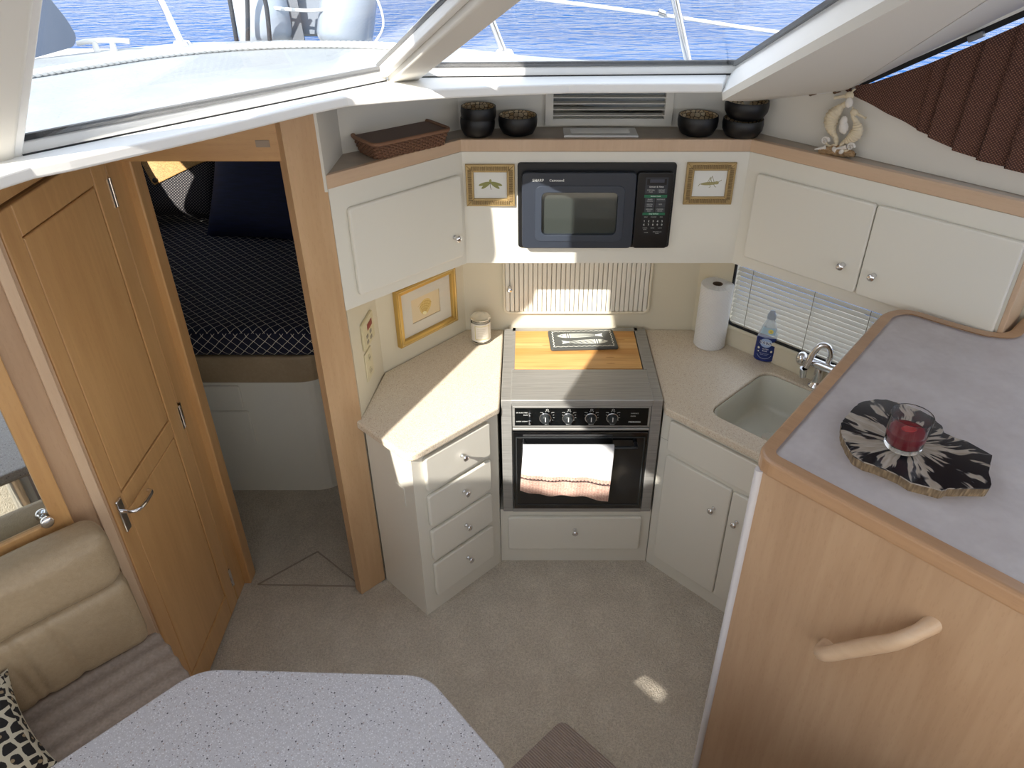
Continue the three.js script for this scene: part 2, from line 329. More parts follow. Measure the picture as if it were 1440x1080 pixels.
// ---- doorway, door and panelled wall on the port side
struct('trim_2', prism([[-0.690, -2.184], [-0.606, -2.268], [-0.634, -2.296], [-0.718, -2.212]], 0, 1.938, { bevel: 0.006 }), M.paleWood, 'pale wooden post beside the stateroom doorway');
struct('wall_bulkhead', slab([[-0.64, 0, -2.26], [-0.64, 1.938, -2.26], [-0.64, 1.90, -3.2], [-0.64, 1.56, -4.65], [-0.64, 0, -4.65]], 0.055), M.liner);
{
  const h = struct('trim_3', span(-1.22, -0.69, 1.81, 1.938, -2.25, -2.205, 0.004, true), M.doorWood, 'brown wooden header over the stateroom doorway');
  part('sticker', span(-0.775, -0.735, 1.852, 1.872, -2.206, -2.203), std(0x9d8a76, 0.5), h, 'small pale tag');
}
struct('trim_4', join([span(-1.25, -1.168, 0, 1.83, -2.31, -2.245, 0.006), span(-1.25, -1.196, 0, 1.938, -2.25, -2.155, 0.006)]), M.doorWood, 'brown wooden jamb of the stateroom doorway');
struct('wall_port', join([span(-1.28, -1.222, 0, 1.938, -2.3, -1.60), span(-1.25, -1.20, 1.875, 1.938, -2.16, -1.60)]), M.doorWood);
{
  const g = structGroup('door_1', 'closed brown wooden door with chrome lever handle'); g.position.set(-1.2, 0, -1.63); g.rotation.y = rad(90);   // x runs to the hinges, z into the galley
  part('leaf', span(0.004, 0.508, 0.02, 1.868, -0.02, 0, 0.003), M.doorWood, g);
  const raised = (x0, x1, y0, y1) => plate(rect(x0, x1, y0, y1), 0, 0.006, { bevel: 0.005 });
  const fr = (x0, x1, y0, y1) => plate(rect(x0, x1, y0, y1), -0.001, 0.012, { bevel: 0.004 });
  part('stile', fr(0.004, 0.070, 0.02, 1.868), M.doorWood, g);
  part('stile', fr(0.432, 0.508, 0.02, 1.868), M.doorWood, g);
  part('rail', fr(0.070, 0.432, 0.02, 0.135), M.doorWood, g);
  part('rail', fr(0.070, 0.432, 0.925, 0.990), M.doorWood, g);
  part('rail', fr(0.070, 0.432, 1.79, 1.868), M.doorWood, g);
  part('panel', raised(0.074, 0.428, 0.14, 0.92), M.doorWood, g);
  part('panel', raised(0.074, 0.428, 0.995, 1.785), M.doorWood, g);
  for (const [y0, y1] of [[1.70, 1.785], [0.905, 0.995], [0.112, 0.202]]) part('hinge', join([cyl(0.005, 0.005, y1 - y0, 0.511, y0, 0.012, 12), span(0.497, 0.511, y0, y1, 0.010, 0.014)]), M.chrome, g);
  const h = part('handle', plate(rect(0.020, 0.050, 0.880, 0.998), 0.012, 0.020, { r: 0.006, bevel: 0.003 }), M.chrome, g);
  part('lever', join([tube([[0.035, 0.955, 0.018], [0.036, 0.953, 0.05], [0.05, 0.951, 0.062], [0.10, 0.945, 0.064], [0.135, 0.942, 0.058], [0.142, 0.941, 0.045]], 0.0065, 32, 10)]), M.chrome, h);
  part('strike', span(0.52, 0.526, 0.93, 1.0, -0.01, 0.012), M.chrome, g);
}
{
  // diagonal panelled wall: local x to the door, z into the room
  const g = structGroup('wall_mirror', 'brown panelled wall with the framed mirror'); g.position.set(-1.2, 0, -1.61); g.rotation.y = rad(45);
  part('wall_panel', span(-1.16, 0.02, 0, 1.938, -0.04, 0), M.penWood, g);
  part('corner_strip', span(-0.015, 0.012, 0, 1.938, -0.005, 0.008, 0.003), M.trimWood, g);
  const f = thing('framed_mirror', 'brown wood framed mirror above the leather settee', 'mirror', [-1.2, 0, -1.61], 45);
  const fx0 = -0.95, fx1 = -0.075, fy0 = 0.93, fy1 = 1.86, b = 0.075;
  part('frame', plate(rect(fx0, fx1, fy0, fy1), 0, 0.018, { bevel: 0.003, holes: [rect(fx0 + b, fx1 - b + 0.03, fy0 + b + 0.05, fy1 - b)] }), M.doorWood, f);
  part('mirror_glass', span(fx0 + b - 0.005, fx1 - b + 0.035, fy0 + b + 0.045, fy1 - b + 0.005, 0.004, 0.008), std(0xdfe4e2, 0.02, 1), f);
  const k = part('knob', lathe([[0, 0], [0.012, 0], [0.012, 0.012], [0.017, 0.016], [0.017, 0.024], [0.013, 0.028], [0, 0.029]], 24).rotateX(Math.PI / 2).translate(fx1 - b + 0.018, fy0 + b + 0.065, 0.008), M.chrome, f);
}
// ---- windshield sill and panes
const sillIn = [[0.55, -2.271], [0.116, -2.263], [-0.103, -2.229], [-0.249, -2.197], [-0.366, -2.157], [-0.478, -2.115], [-0.554, -2.038], [-0.733, -1.818], [-0.947, -1.578], [-1.0, -1.53], [-1.29, -0.926], [-1.70, 0.05]];
const sillOut = [[-1.95, 0.05], [-1.2, -1.66], [-0.5, -2.42], [-0.36, -2.50], [0.64, -2.54]];
struct('trim_5', prism([...sillIn, ...sillOut], 1.985, 2.013, { bevel: 0.006 }), M.frameWhite, 'white windshield sill');
const Cg = (x, z) => [x, 2.02 + 0.40 * (z + 2.37), z];                       // centre pane's plane
const Lg = (x, z) => [x, 2.02 + 0.292 * (x + z + 2.7), z];                   // port pane's plane
const mulA = [-0.375, 2.02, -2.335], mulB = [0.20, 2.58, -0.98], pilA = [-1.07, 2.02, -1.61];
{
  const g = structGroup('window_2', 'middle windshield pane');
  part('pane', slab([[-0.33, 2.022, -2.37], [0.60, 2.022, -2.40], [0.665, 2.57, -1.0], [0.22, 2.57, -0.985]], 0.006), M.glassPane, g);
  part('lower_frame', join([beam([-0.36, 2.024, -2.353], [0.61, 2.024, -2.395], 0.03, 0.03, [0, 0, 1], 0.006)]), M.frameWhite, g);
  part('gasket', join([beam([-0.33, 2.046, -2.344], [0.605, 2.046, -2.384], 0.012, 0.012, [0, 0, 1]), beam([-0.36, 2.014, -2.335], [0.60, 2.014, -2.378], 0.004, 0.004, [0, 0, 1]), beam([0.605, 2.035, -2.40], [0.655, 2.57, -1.02], 0.014, 0.012)]), M.gasket, g);  // thinnest bar is no rubber: a dark stand-in for the shadow between frame and sill
  part('side_frame', beam([0.618, 2.02, -2.40], [0.668, 2.57, -1.0], 0.022, 0.03), M.frameWhite, g);
  const p = structGroup('window_1', 'port windshield pane');
  part('pane', slab([[-1.06, 2.022, -1.63], [-0.42, 2.022, -2.30], [0.16, 2.57, -0.97], [-0.81, 2.55, -1.54]], 0.006), M.glassPane, p);
  part('lower_frame', beam([-1.075, 2.024, -1.605], [-0.41, 2.024, -2.315], 0.028, 0.03, [0.7, 0, 0.7], 0.006), M.frameWhite, p);
  part('gasket', join([beam([-1.062, 2.046, -1.598], [-0.420, 2.046, -2.294], 0.012, 0.012, [0.7, 0, 0.7]), beam([-1.05, 2.014, -1.596], [-0.40, 2.014, -2.29], 0.004, 0.004, [0.7, 0, 0.7]), beam([-0.425, 2.045, -2.33], [0.15, 2.585, -0.98], 0.014, 0.012)]), M.gasket, p);  // thinnest bar here paints the shade line where the frame meets the sill
  const m = structGroup('trim_6', 'beige mullion between the windshield panes');
  part('mullion', beam([mulA[0] + 0.012, mulA[1], mulA[2]], [mulB[0] + 0.012, mulB[1], mulB[2]], 0.085, 0.045, [0.92, 0, -0.38], 0.008), M.liner, m);
  part('mullion_frame', beam([mulA[0] - 0.046, mulA[1] + 0.008, mulA[2] + 0.0], [mulB[0] - 0.046, mulB[1] + 0.008, mulB[2]], 0.022, 0.04, [0.92, 0, -0.38], 0.004), M.frameWhite, m);
  const q = structGroup('trim_7', 'beige pillar at the port end of the windshield');
  const off = (a, k) => [a[0] - 0.66 * k, a[1] - 0.01, a[2] + 0.70 * k];
  const pilM = [-0.845, 2.3825, -1.520], pilT = [-0.85, 2.56, -1.53];
  for (const [u, v] of [[pilA, pilM], [pilM, pilT]]) { part('pillar', beam(off(u, 0.085), off(v, 0.085), 0.13, 0.05, [-0.66, 0, 0.7], 0.012), M.liner, q); part('pillar_frame', beam(off(u, 0.012), off(v, 0.012), 0.024, 0.035, [-0.66, 0, 0.7], 0.004), M.frameWhite, q); }
  const s = structGroup('window_3', 'port side pane aft of the pillar');
  part('pane', slab([[-1.78, 2.022, 0.04], [-1.16, 2.022, -1.53], [-0.88, 2.55, -1.44], [-0.90, 2.57, 0.04]], 0.006), M.glassPane, s);
}
// ---- unseen roof, its overhang edge cut to shape the sunlight, salon walls behind the camera
const roofPts = [[-0.42, -1.70], [-0.77, -1.14], [-0.964, -0.685], [-1.05, -0.48], [-1.062, -0.30], [-1.03, -0.24], [-0.887, 0.04], [-1.016, 0.045], [-1.15, 0.11], [-1.40, 0.13], [-1.60, 0.03], [-1.75, 0.065], [-1.85, 0.075], [-3.0, 0.08], [-3.0, 1.6], [3.0, 1.6], [3.0, -1.0], [1.7, -1.75], [0.9, -1.92], [0.3, -2.0], [-0.15, -1.98]];
struct('ceiling', prism(roofPts, 2.585, 2.66, { holes: [[[-1.53, 1.02], [-1.35, 1.22], [-1.25, 1.15], [-1.42, 0.99]]] }), M.liner, 'white cabin roof, overhang edge and added slot shaped to place the sun patches');  // slot is added only to drop a patch of sun on the carpet
struct('wall_salon_port', join([span(-2.05, -2.0, 0, 1.985, -0.85, 0.06), span(-2.05, -2.0, 0, 1.15, 0.06, 3.2), span(-2.05, -2.0, 2.42, 2.585, 0.06, 1.6), span(-2.05, -2.0, 1.15, 2.42, 1.5, 1.6), span(-2.05, -2.0, 1.985, 2.585, 0.0, 0.08)]), M.liner);
struct('wall_salon_starboard', join([span(2.1, 2.15, 0, 1.15, -1.6, 3.2), span(2.1, 2.15, 2.42, 2.585, -1.2, 1.6), span(2.1, 2.15, 1.15, 2.42, 1.5, 1.6)]), M.liner);
struct('wall_aft', span(-2.05, 2.15, 0, 1.15, 3.2, 3.25), M.liner);

// ---- stateroom beyond the doorway
struct('wall_stateroom', join([slab([[-2.2, 0, -2.3], [-2.2, 0, -3.34], [-2.2, 1.86, -3.34], [-2.2, 1.90, -3.2], [-2.2, 1.90, -2.3]], -0.05), slab([[-2.2, 0, -4.35], [-2.2, 0, -4.65], [-2.2, 1.56, -4.65], [-2.2, 1.63, -4.35]], -0.05), span(-2.25, -2.2, 0, 1.47, -4.35, -3.34), span(-2.25, -1.22, 0, 1.93, -2.34, -2.3), span(-2.25, -0.64, 0, 1.56, -4.70, -4.65)]), M.liner, 'pale liner of the stateroom');
struct('ceiling_stateroom', join([...[[-2.3, -0.6, -3.2, -4.72]].map(([x0, x1, z0, z1]) => { const h = (z) => 1.895 + 0.227 * (z + 3.2); return slab([[x0, h(z0), z0], [x1, h(z0), z0], [x1, h(z1), z1], [x0, h(z1), z1]], 0.03); }), span(-2.3, -0.66, 1.90, 1.936, -3.22, -2.24)]), M.liner);

// ---- foredeck and water
const deckMat = std(0xffffff, 0.55, 0, { map: tex(256, 0.5, (u, v, i, j) => { const a = fbm(u, v, 60, 60, 2, 131), b = fbm(u, v, 5, 5, 3, 132), s = hash(i >> 1, j >> 1, 133) > 0.994 ? -50 : 0; const k = 152 + 10 * (a - 0.5) + 12 * (b - 0.5) + s * 0.6; return [k - 4, k + 2, k + 6]; }) });
const crest = [[0.98, -2.78], [0.62, -2.80], [0.30, -2.86], [0, -2.98], [-0.36, -3.19], [-0.566, -3.26], [-0.966, -3.30], [-1.34, -3.24], [-1.58, -3.09], [-1.765, -2.92], [-2.2, -2.5], [-2.7, -1.4], [-2.8, 0.06]];
{
  const g = structGroup('deck', 'pale grey non-skid foredeck outside the windshield');
  part('deck_panel', prism([[-1.93, 0.06], [-1.17, -1.63], [-0.485, -2.385], [-0.35, -2.46], [0.63, -2.50], [0.80, -2.72], ...crest], 1.94, 1.955, { bevel: 0.004 }), deckMat, g);
  part('deck_seam', join([beam([-1.35, 1.956, -2.98], [-0.55, 1.956, -2.98], 0.006, 0.004), beam([-0.55, 1.956, -2.98], [-0.38, 1.956, -2.62], 0.006, 0.004)]), std(0x8d949c, 0.7), g);
  part('deck_side', prism([...crest, [-2.82, 0.06], [-2.72, -1.42], [-2.22, -2.53], [-1.78, -2.95], [-1.36, -3.27], [-0.966, -3.33], [-0.55, -3.29], [0, -3.01], [0.62, -2.83], [0.98, -2.81]], 1.80, 1.943), deckMat, g);
}
{
  const wt = tex(512, 1, (u, v) => { const a = fbm(u, v, 10, 26, 3, 141), b = fbm(u, v, 5, 12, 2, 142); return clamp(0.6 * a + 0.5 * b - 0.05); }, true);
  wt.repeat.set(1 / 3.2, 1 / 3.2);
  const water = std(new THREE.Color().setRGB(0.008, 0.072, 0.23), 0.15, 0, { ior: 1.33, specularIntensity: 0.2, bumpMap: wt, bumpScale: 0.16 });
  const g = new THREE.PlaneGeometry(500, 500); g.rotateX(-Math.PI / 2).translate(0, -0.3, -150);
  struct('water', metre(g), water, 'rippled blue harbour water');
}

// ================================================================ GALLEY CABINETS
const knobGeo = lathe([[0, 0], [0.009, 0], [0.007, 0.004], [0.0045, 0.008], [0.005, 0.014], [0.010, 0.019], [0.0125, 0.023], [0.012, 0.027], [0.007, 0.030], [0, 0.031]], 20).rotateX(Math.PI / 2);
function knob(parent, x, y, z) { const k = part('knob', knobGeo, M.chrome, parent, 'small chrome knob'); k.position.set(x, y, z); return k; }
const front = (x0, x1, y0, y1, t = 0.018) => plate(rect(x0, x1, y0, y1), 0, t, { r: 0.014, bevel: 0.006 });
{
  // four drawers on the left wing; local x along the drawer fronts
  const t = thing('drawer_cabinet', 'cream base cabinet with four drawers beside the stove', 'cabinet', [-0.406, 0, -2.08], 45);
  const inv = new THREE.Matrix4().makeRotationY(rad(-45)).multiply(new THREE.Matrix4().makeTranslation(0.406, 0, 2.08));
  const loc = (x, z) => { const v = V(x, 0, z).applyMatrix4(inv); return [v.x, v.z]; };
  part('body', prism([loc(-0.406, -2.08), loc(-0.116, -2.37), loc(-0.116, -2.92), loc(-0.26, -2.92), loc(-0.56, -2.58), loc(-0.60, -2.27)], 0, 0.812), M.white, t);
  for (const [y0, y1, ky] of [[0.636, 0.792, 0.716], [0.464, 0.613, 0.542], [0.286, 0.439, 0.366], [0.086, 0.264, 0.187]]) { const d = part('drawer', front(0.048, 0.358, y0, y1), M.white, t); knob(d, 0.213, ky, 0.018); }
  part('wall_plate', plate(rect(0.05, 0.10, 0.55, 0.64), 0, 0.003, { r: 0.004 }).rotateY(rad(-90)).translate(-0.001, 0, -0.16), M.white, t);
}
{
  const t = thing('stove_cabinet', 'cream base cabinet with one wide drawer under the stove', 'cabinet', [0, 0, -2.379]);
  part('body', join([span(-0.114, 0.514, 0, 0.30, -0.54, 0)]), M.white, t);
  const d = part('drawer', front(-0.082, 0.477, 0.084, 0.269), M.white, t); knob(d, 0.199, 0.201, 0.018);
}
{
  const t = thing('sink_cabinet', 'cream base cabinet with two doors under the sink', 'cabinet', [0.517, 0, -2.379], -45);
  const inv = new THREE.Matrix4().makeRotationY(rad(45)).multiply(new THREE.Matrix4().makeTranslation(-0.517, 0, 2.379));
  const loc = (x, z) => { const v = V(x, 0, z).applyMatrix4(inv); return [v.x, v.z]; };
  part('body', prism([loc(0.517, -2.375), loc(0.941, -1.951), loc(1.09, -2.135), loc(1.185, -2.17), loc(1.33, -2.31), loc(0.72, -2.92), loc(0.517, -2.92)], 0, 0.68), M.white, t);
  part('face_frame', plate([[0, 0.62], [0.595, 0.62], [0.595, 0.812], [0, 0.812]], -0.02, 0), M.white, t);
  part('false_drawer', front(0.042, 0.59, 0.648, 0.788), M.white, t);
  const a = part('door', front(0.043, 0.341, 0.075, 0.624), M.white, t); knob(a, 0.282, 0.501, 0.018);
  const b = part('door', front(0.345, 0.59, 0.075, 0.624), M.white, t); knob(b, 0.383, 0.497, 0.018);
}
// ---- worktops
{
  const l = part('worktop', prism([[-0.637, -2.268], [-0.405, -2.045], [-0.106, -2.345], [-0.106, -2.932], [-0.27, -2.932], [-0.570, -2.586], [-0.606, -2.31]], 0.812, HC, { r: [0.02, 0.05, 0.01, 0, 0, 0, 0], bevel: 0.008 }), M.counter, scene);
  l.name = numbered('worktop'); tag(l, 'speckled beige worktop over the drawer cabinet', 'worktop');
  const sink = [[0.668, -2.317], [0.955, -2.604], [1.175, -2.384], [0.888, -2.097]];
  const r = part('worktop', prism([[0.514, -2.932], [0.514, -2.338], [0.940, -1.920], [1.095, -2.138], [1.188, -2.172], [1.335, -2.313], [0.716, -2.932]], 0.812, HC, { bevel: 0.006, r: [0, 0.01, 0.01, 0, 0, 0, 0], holes: [sink], holeR: 0.06 }), M.counter, scene);
  r.name = numbered('worktop'); tag(r, 'speckled beige worktop around the sink', 'worktop');
  const t = thing('sink', 'off white moulded sink bowl set in the worktop', 'sink', [0.9215, HC, -2.3505], 45);
  // bowl: rounded rectangle rings going down, local x 0.406 long, z 0.311
  const ring = (hw, hd, rr, y, n = 10) => { const o = []; for (const [sx, sz, a0] of [[1, 1, 0], [-1, 1, 90], [-1, -1, 180], [1, -1, 270]]) for (let k = 0; k <= n; k++) { const a = rad(a0 + 90 * k / n); o.push(V(sx * (hw - rr) + rr * Math.cos(a), y, sz * (hd - rr) + rr * Math.sin(a))); } return o; };
  const rows = [ring(0.206, 0.158, 0.058, -0.032), ring(0.202, 0.154, 0.056, -0.010), ring(0.198, 0.150, 0.056, -0.010), ring(0.192, 0.145, 0.056, -0.05), ring(0.184, 0.138, 0.056, -0.13), ring(0.165, 0.12, 0.05, -0.155), ring(0.10, 0.07, 0.03, -0.16), ring(0.01, 0.01, 0.005, -0.162)];
  const pos = [], idx = [], n = rows[0].length; rows.forEach((q) => q.forEach((p) => pos.push(p.x, p.y, p.z)));
  for (let j = 0; j < rows.length - 1; j++) for (let i = 0; i < n; i++) { const a = j * n + i, b = j * n + (i + 1) % n; idx.push(a, a + n, b, b, a + n, b + n); }
  const g = new THREE.BufferGeometry(); g.setAttribute('position', new THREE.Float32BufferAttribute(pos, 3)); g.setIndex(idx); g.computeVertexNormals();
  part('bowl', g, std(new THREE.Color().setRGB(0.70, 0.69, 0.60), 0.3, 0, { side: THREE.DoubleSide }), t);
  part('drain', cyl(0.03, 0.03, 0.004, 0.02, -0.162, 0), M.chrome, t);
}
// ---- tap
{
  const t = thing('faucet', 'chrome faucet with curved spout behind the sink', 'faucet', [1.118, HC, -2.488], -45);
  part('base', lathe([[0, 0], [0.030, 0], [0.030, 0.006], [0.022, 0.014], [0.017, 0.03], [0.016, 0.10], [0, 0.10]], 28), M.chrome, t);
  part('body', join([cyl(0.0185, 0.0185, 0.085, 0, 0, 0, 32).rotateZ(-Math.PI / 2).translate(-0.035, 0.095, 0), cyl(0.021, 0.021, 0.012, 0, 0, 0, 32).rotateZ(-Math.PI / 2).translate(0.048, 0.095, 0), cyl(0.019, 0.021, 0.03, 0, 0, 0, 32).rotateZ(-Math.PI / 2).translate(0.062, 0.095, 0)]), M.chrome, t);
  part('hub', new THREE.SphereGeometry(0.028, 28, 18).scale(0.8, 1, 0.9).translate(-0.076, 0.092, 0), M.chrome, t);
  part('neck', cyl(0.010, 0.014, 0.04, 0, 0, 0, 20).rotateZ(-Math.PI / 2).translate(-0.07, 0.094, 0), M.chrome, t);
  part('spout', taper([[0.022, 0.10, -0.006], [0.026, 0.15, -0.008], [0.012, 0.182, 0.002], [-0.010, 0.182, 0.012], [-0.028, 0.145, 0.024], [-0.040, 0.085, 0.036]], (s) => 0.010 + 0.003 * s, 40, 14), M.chrome, t);
  part('aerator', cyl(0.0135, 0.0145, 0.040, 0, 0, 0, 24).rotateX(rad(10)).translate(-0.043, 0.042, 0.036), M.chrome, t);
}
// ---- upper cabinets
{
  const t = thing('upper_cabinet', 'cream upper cabinet with one door next to the wooden post', 'cabinet', [-0.594, 0, -2.281], 45);
  part('body', prism([[-0.016, 0], [0.519, 0], [0.42, -0.18], [0.18, -0.18], [-0.016, -0.015]], 1.29, 1.706), M.white, t);
  const d = part('door', front(0.036, 0.497, 1.332, 1.634), M.white, t); knob(d, 0.452, 1.418, 0.018);
}
{
  const t = thing('microwave_cabinet', 'cream upper cabinet panel surrounding the microwave', 'cabinet', [0, 0, -2.648]);
  part('panel', plate(rect(-0.231, 0.766, 1.29, 1.706), -0.27, 0, { holes: [rect(-0.028, 0.512, 1.362, 1.664)] }), M.white, t);
}
{
  const t = thing('upper_cabinet', 'long cream upper cabinet with two doors above the window blind', 'cabinet', [0.766, 0, -2.648], -45);
  part('body', prism([[0, 0], [0.905, 0], [0.905, -0.16], [0.10, -0.16]], 1.29, 1.706), M.white, t);
  part('end_panel', span(0.905, 0.921, 1.285, 1.706, -0.16, 0.004, 0.003), M.trimWood, t, 'wooden end panel');
  const a = part('door', front(0.047, 0.4705, 1.336, 1.645), M.white, t); knob(a, 0.413, 1.423, 0.018);
  const b = part('door', front(0.4735, 0.897, 1.336, 1.645), M.white, t); knob(b, 0.519, 1.420, 0.018);
}
// ---- high shelf with wooden nosing
{
  const t = thing('display_shelf', 'high display shelf with pale wooden nosing over the upper cabinets', 'shelf');
  const F = [[-0.606, -2.262], [-0.2285, -2.645], [0.764, -2.645], [1.43, -1.98]], I = [[-0.606, -2.288], [-0.238, -2.668], [0.774, -2.668], [1.446, -2.0]];
  part('shelf_board', prism([...I, [1.50, -2.05], [0.882, -2.67], [0.80, -2.75], [0.53, -2.82], [0.05, -2.82], [-0.25, -2.782], [-0.606, -2.50]], 1.7065, 1.746), M.shelfLaminate, t);
  for (let i = 0; i < 3; i++) { const a = F[i], b = F[i + 1], c = I[i + 1], d = I[i]; part('nosing', prism([a, b, c, d], 1.7065, 1.749, { bevel: 0.004, swap: i !== 1 }), M.trimWood, t); }
}
{
  const t = thing('wall_vent', 'off white louvred vent in the wall behind the high shelf', 'vent', [0.287, 1.748, -2.812]);
  part('frame', plate(rect(-0.226, 0.228, 0.004, 0.165), 0, 0.012, { bevel: 0.003, holes: [rect(-0.196, 0.198, 0.030, 0.150)] }), M.liner, t);
  for (let k = 0; k < 6; k++) part('louvre', span(-0.197, 0.199, -0.0018, 0.0018, -0.008, 0.008).rotateX(rad(12)).translate(0, 0.042 + k * 0.0205, 0.004), M.liner, t);
}
{
  const t = thing('shelf_vent', 'small off white vent lying on the high shelf', 'vent', [0.253, 1.746, -2.725]);
  part('frame', prism([[-0.128, -0.05], [0.128, -0.05], [0.128, 0.05], [-0.128, 0.05]], 0, 0.008, { bevel: 0.002, holes: [[[-0.102, -0.026], [0.102, -0.026], [0.102, 0.026], [-0.102, 0.026]]] }), M.frameWhite, t);
  part('tray', span(-0.105, 0.105, 0.0005, 0.0015, -0.028, 0.028), M.frameWhite, t);
  for (let k = 0; k < 3; k++) part('louvre', span(-0.103, 0.103, -0.001, 0.001, -0.007, 0.007).rotateX(rad(40)).translate(0, 0.005, -0.017 + k * 0.017), M.frameWhite, t);
}
// ---- ribbed sliding door behind the stove
{
  const t = thing('tambour_door', 'cream ribbed cupboard door in the wall behind the stove', 'door', [0, 0, -2.934]);
  part('surround', plate(rect(-0.105, 0.521, 0.930, 1.288), 0, 0.020, { r: 0.03, bevel: 0.004, holes: [rect(-0.094, 0.510, 0.941, 1.277)], holeR: 0.024 }), M.cream, t);
  const rib = metre(at(new RoundedBoxGeometry(0.0172, 0.334, 0.018, 2, 0.003), 0, 1.109, 0.009));
  for (let k = 0; k < 31; k++) { const m = part('rib', rib, M.white, t); m.position.x = -0.0845 + k * 0.01945; }
  part('backing', span(-0.098, 0.514, 0.938, 1.28, -0.001, 0.0012), M.white, t);
  const k = part('knob', knobGeo, M.chrome, t, 'small chrome knob'); k.position.set(-0.075, 1.056, 0.018);
}
// ---- microwave
{
  const t = thing('microwave', 'black built-in microwave oven with keypad', 'microwave', [0.2415, 1.514, -2.648]);
  const navy = std(0x2b313c, 0.42), dark = std(0x0a0c10, 0.3);
  part('body', span(-0.268, 0.268, -0.148, 0.148, -0.24, -0.005), dark, t);
  part('trim_frame', plate(rect(-0.2765, 0.2765, -0.156, 0.156), -0.004, 0.012, { r: 0.012, bevel: 0.003 }), M.black, t);
  const d = part('door', plate(rect(-0.262, 0.137, -0.150, 0.130), 0.012, 0.036, { r: 0.02, bevel: 0.004, holes: [rect(-0.192, 0.076, -0.098, 0.060)], holeR: 0.022 }), navy, t);
  part('bevel_ring', plate(rect(-0.215, 0.10, -0.122, 0.084), 0.030, 0.0385, { r: 0.025, bevel: 0.002, holes: [rect(-0.192, 0.076, -0.098, 0.060)], holeR: 0.022 }), std(0x333a46, 0.4), d);
  part('window', span(-0.195, 0.079, -0.101, 0.063, 0.018, 0.022), std(0x3a3f3c, 0.06, 0, { clearcoat: 1, clearcoatRoughness: 0.03 }), d);
  part('brand_plate', new THREE.PlaneGeometry(0.13, 0.020).translate(-0.168, 0.104, 0.0368), std(0xffffff, 0.4, 0, { map: canvasTex(520, 80, (c, w, h) => { c.fillStyle = '#2b313c'; c.fillRect(0, 0, w, h); c.fillStyle = '#eceee8'; c.font = 'bold 52px sans-serif'; c.fillText('SHARP', 30, 58); c.font = 'bold 46px serif'; c.fillText('Carousel', 268, 58); }) }), d);
  part('control_panel', plate(rect(0.140, 0.266, -0.150, 0.130), 0.012, 0.034, { r: 0.014, bevel: 0.003 }), dark, t);
  part('keypad', new THREE.PlaneGeometry(0.092, 0.215).translate(0.208, 0.008, 0.0342), std(0xffffff, 0.35, 0, { map: canvasTex(276, 645, (c, w, h) => {
    c.fillStyle = '#0c0e13'; c.fillRect(0, 0, w, h);
    c.fillStyle = '#2b2e37'; c.fillRect(20, 6, 236, 176); c.fillStyle = '#05060a'; c.fillRect(36, 24, 204, 62); c.fillStyle = '#3c3f4c'; c.fillRect(66, 26, 150, 36);
    c.fillStyle = '#d8dad6'; c.font = 'bold 22px sans-serif'; c.textAlign = 'center'; c.fillText('Sensor & Time', 138, 114);
    const lab = (x, y, a, b) => { c.fillStyle = '#3a3e44'; c.fillRect(x - 52, y - 24, 104, 48); c.fillStyle = '#c9ccc8'; c.font = '17px sans-serif'; c.fillText(a, x, y - 4); if (b) c.fillText(b, x, y + 16); };
    lab(82, 152, 'POPCORN', 'PLUS'); lab(196, 152, 'INSTANT', 'SENSOR');
    c.fillStyle = '#1f6a4c'; c.fillRect(18, 192, 240, 32); c.fillStyle = '#cfe4d8'; c.font = 'bold 18px sans-serif'; c.fillText('Sensor Cook', 138, 214);
    [['BAKED', 'POTATO'], ['VEGETABLE', ''], ['FROZEN', 'ENTREE'], ['RICE', ''], ['GROUND', 'MEAT'], ['CHICKEN', 'PIECES']].forEach(([a, b], i) => lab(i % 2 ? 196 : 82, 252 + 54 * (i >> 1), a, b));
    c.fillStyle = '#1f6a4c'; c.fillRect(14, 388, 240, 28); c.fillStyle = '#cfe4d8'; c.font = 'bold 17px sans-serif'; c.fillText('Easy Defrost', 134, 408);
    c.fillStyle = '#d4d6d2'; c.font = '15px sans-serif'; ['MEAT', 'POULTRY', 'FISH'].forEach((s, i) => c.fillText(s, 54 + i * 82, 442));
    c.font = 'bold 28px sans-serif'; '12345'.split('').forEach((s, i) => c.fillText(s, 40 + i * 48, 494)); '67890'.split('').forEach((s, i) => c.fillText(s, 40 + i * 48, 534));
    c.font = '15px sans-serif'; ['POWER', 'TIMER', 'CLOCK'].forEach((s, i) => c.fillText(s, 54 + i * 80, 566)); c.fillText('LEVEL', 54, 582); c.fillText('CLEAR', 70, 618); c.fillText('MINUTE PLUS', 190, 610); c.fillText('START', 190, 628);
  }) }), t);
}
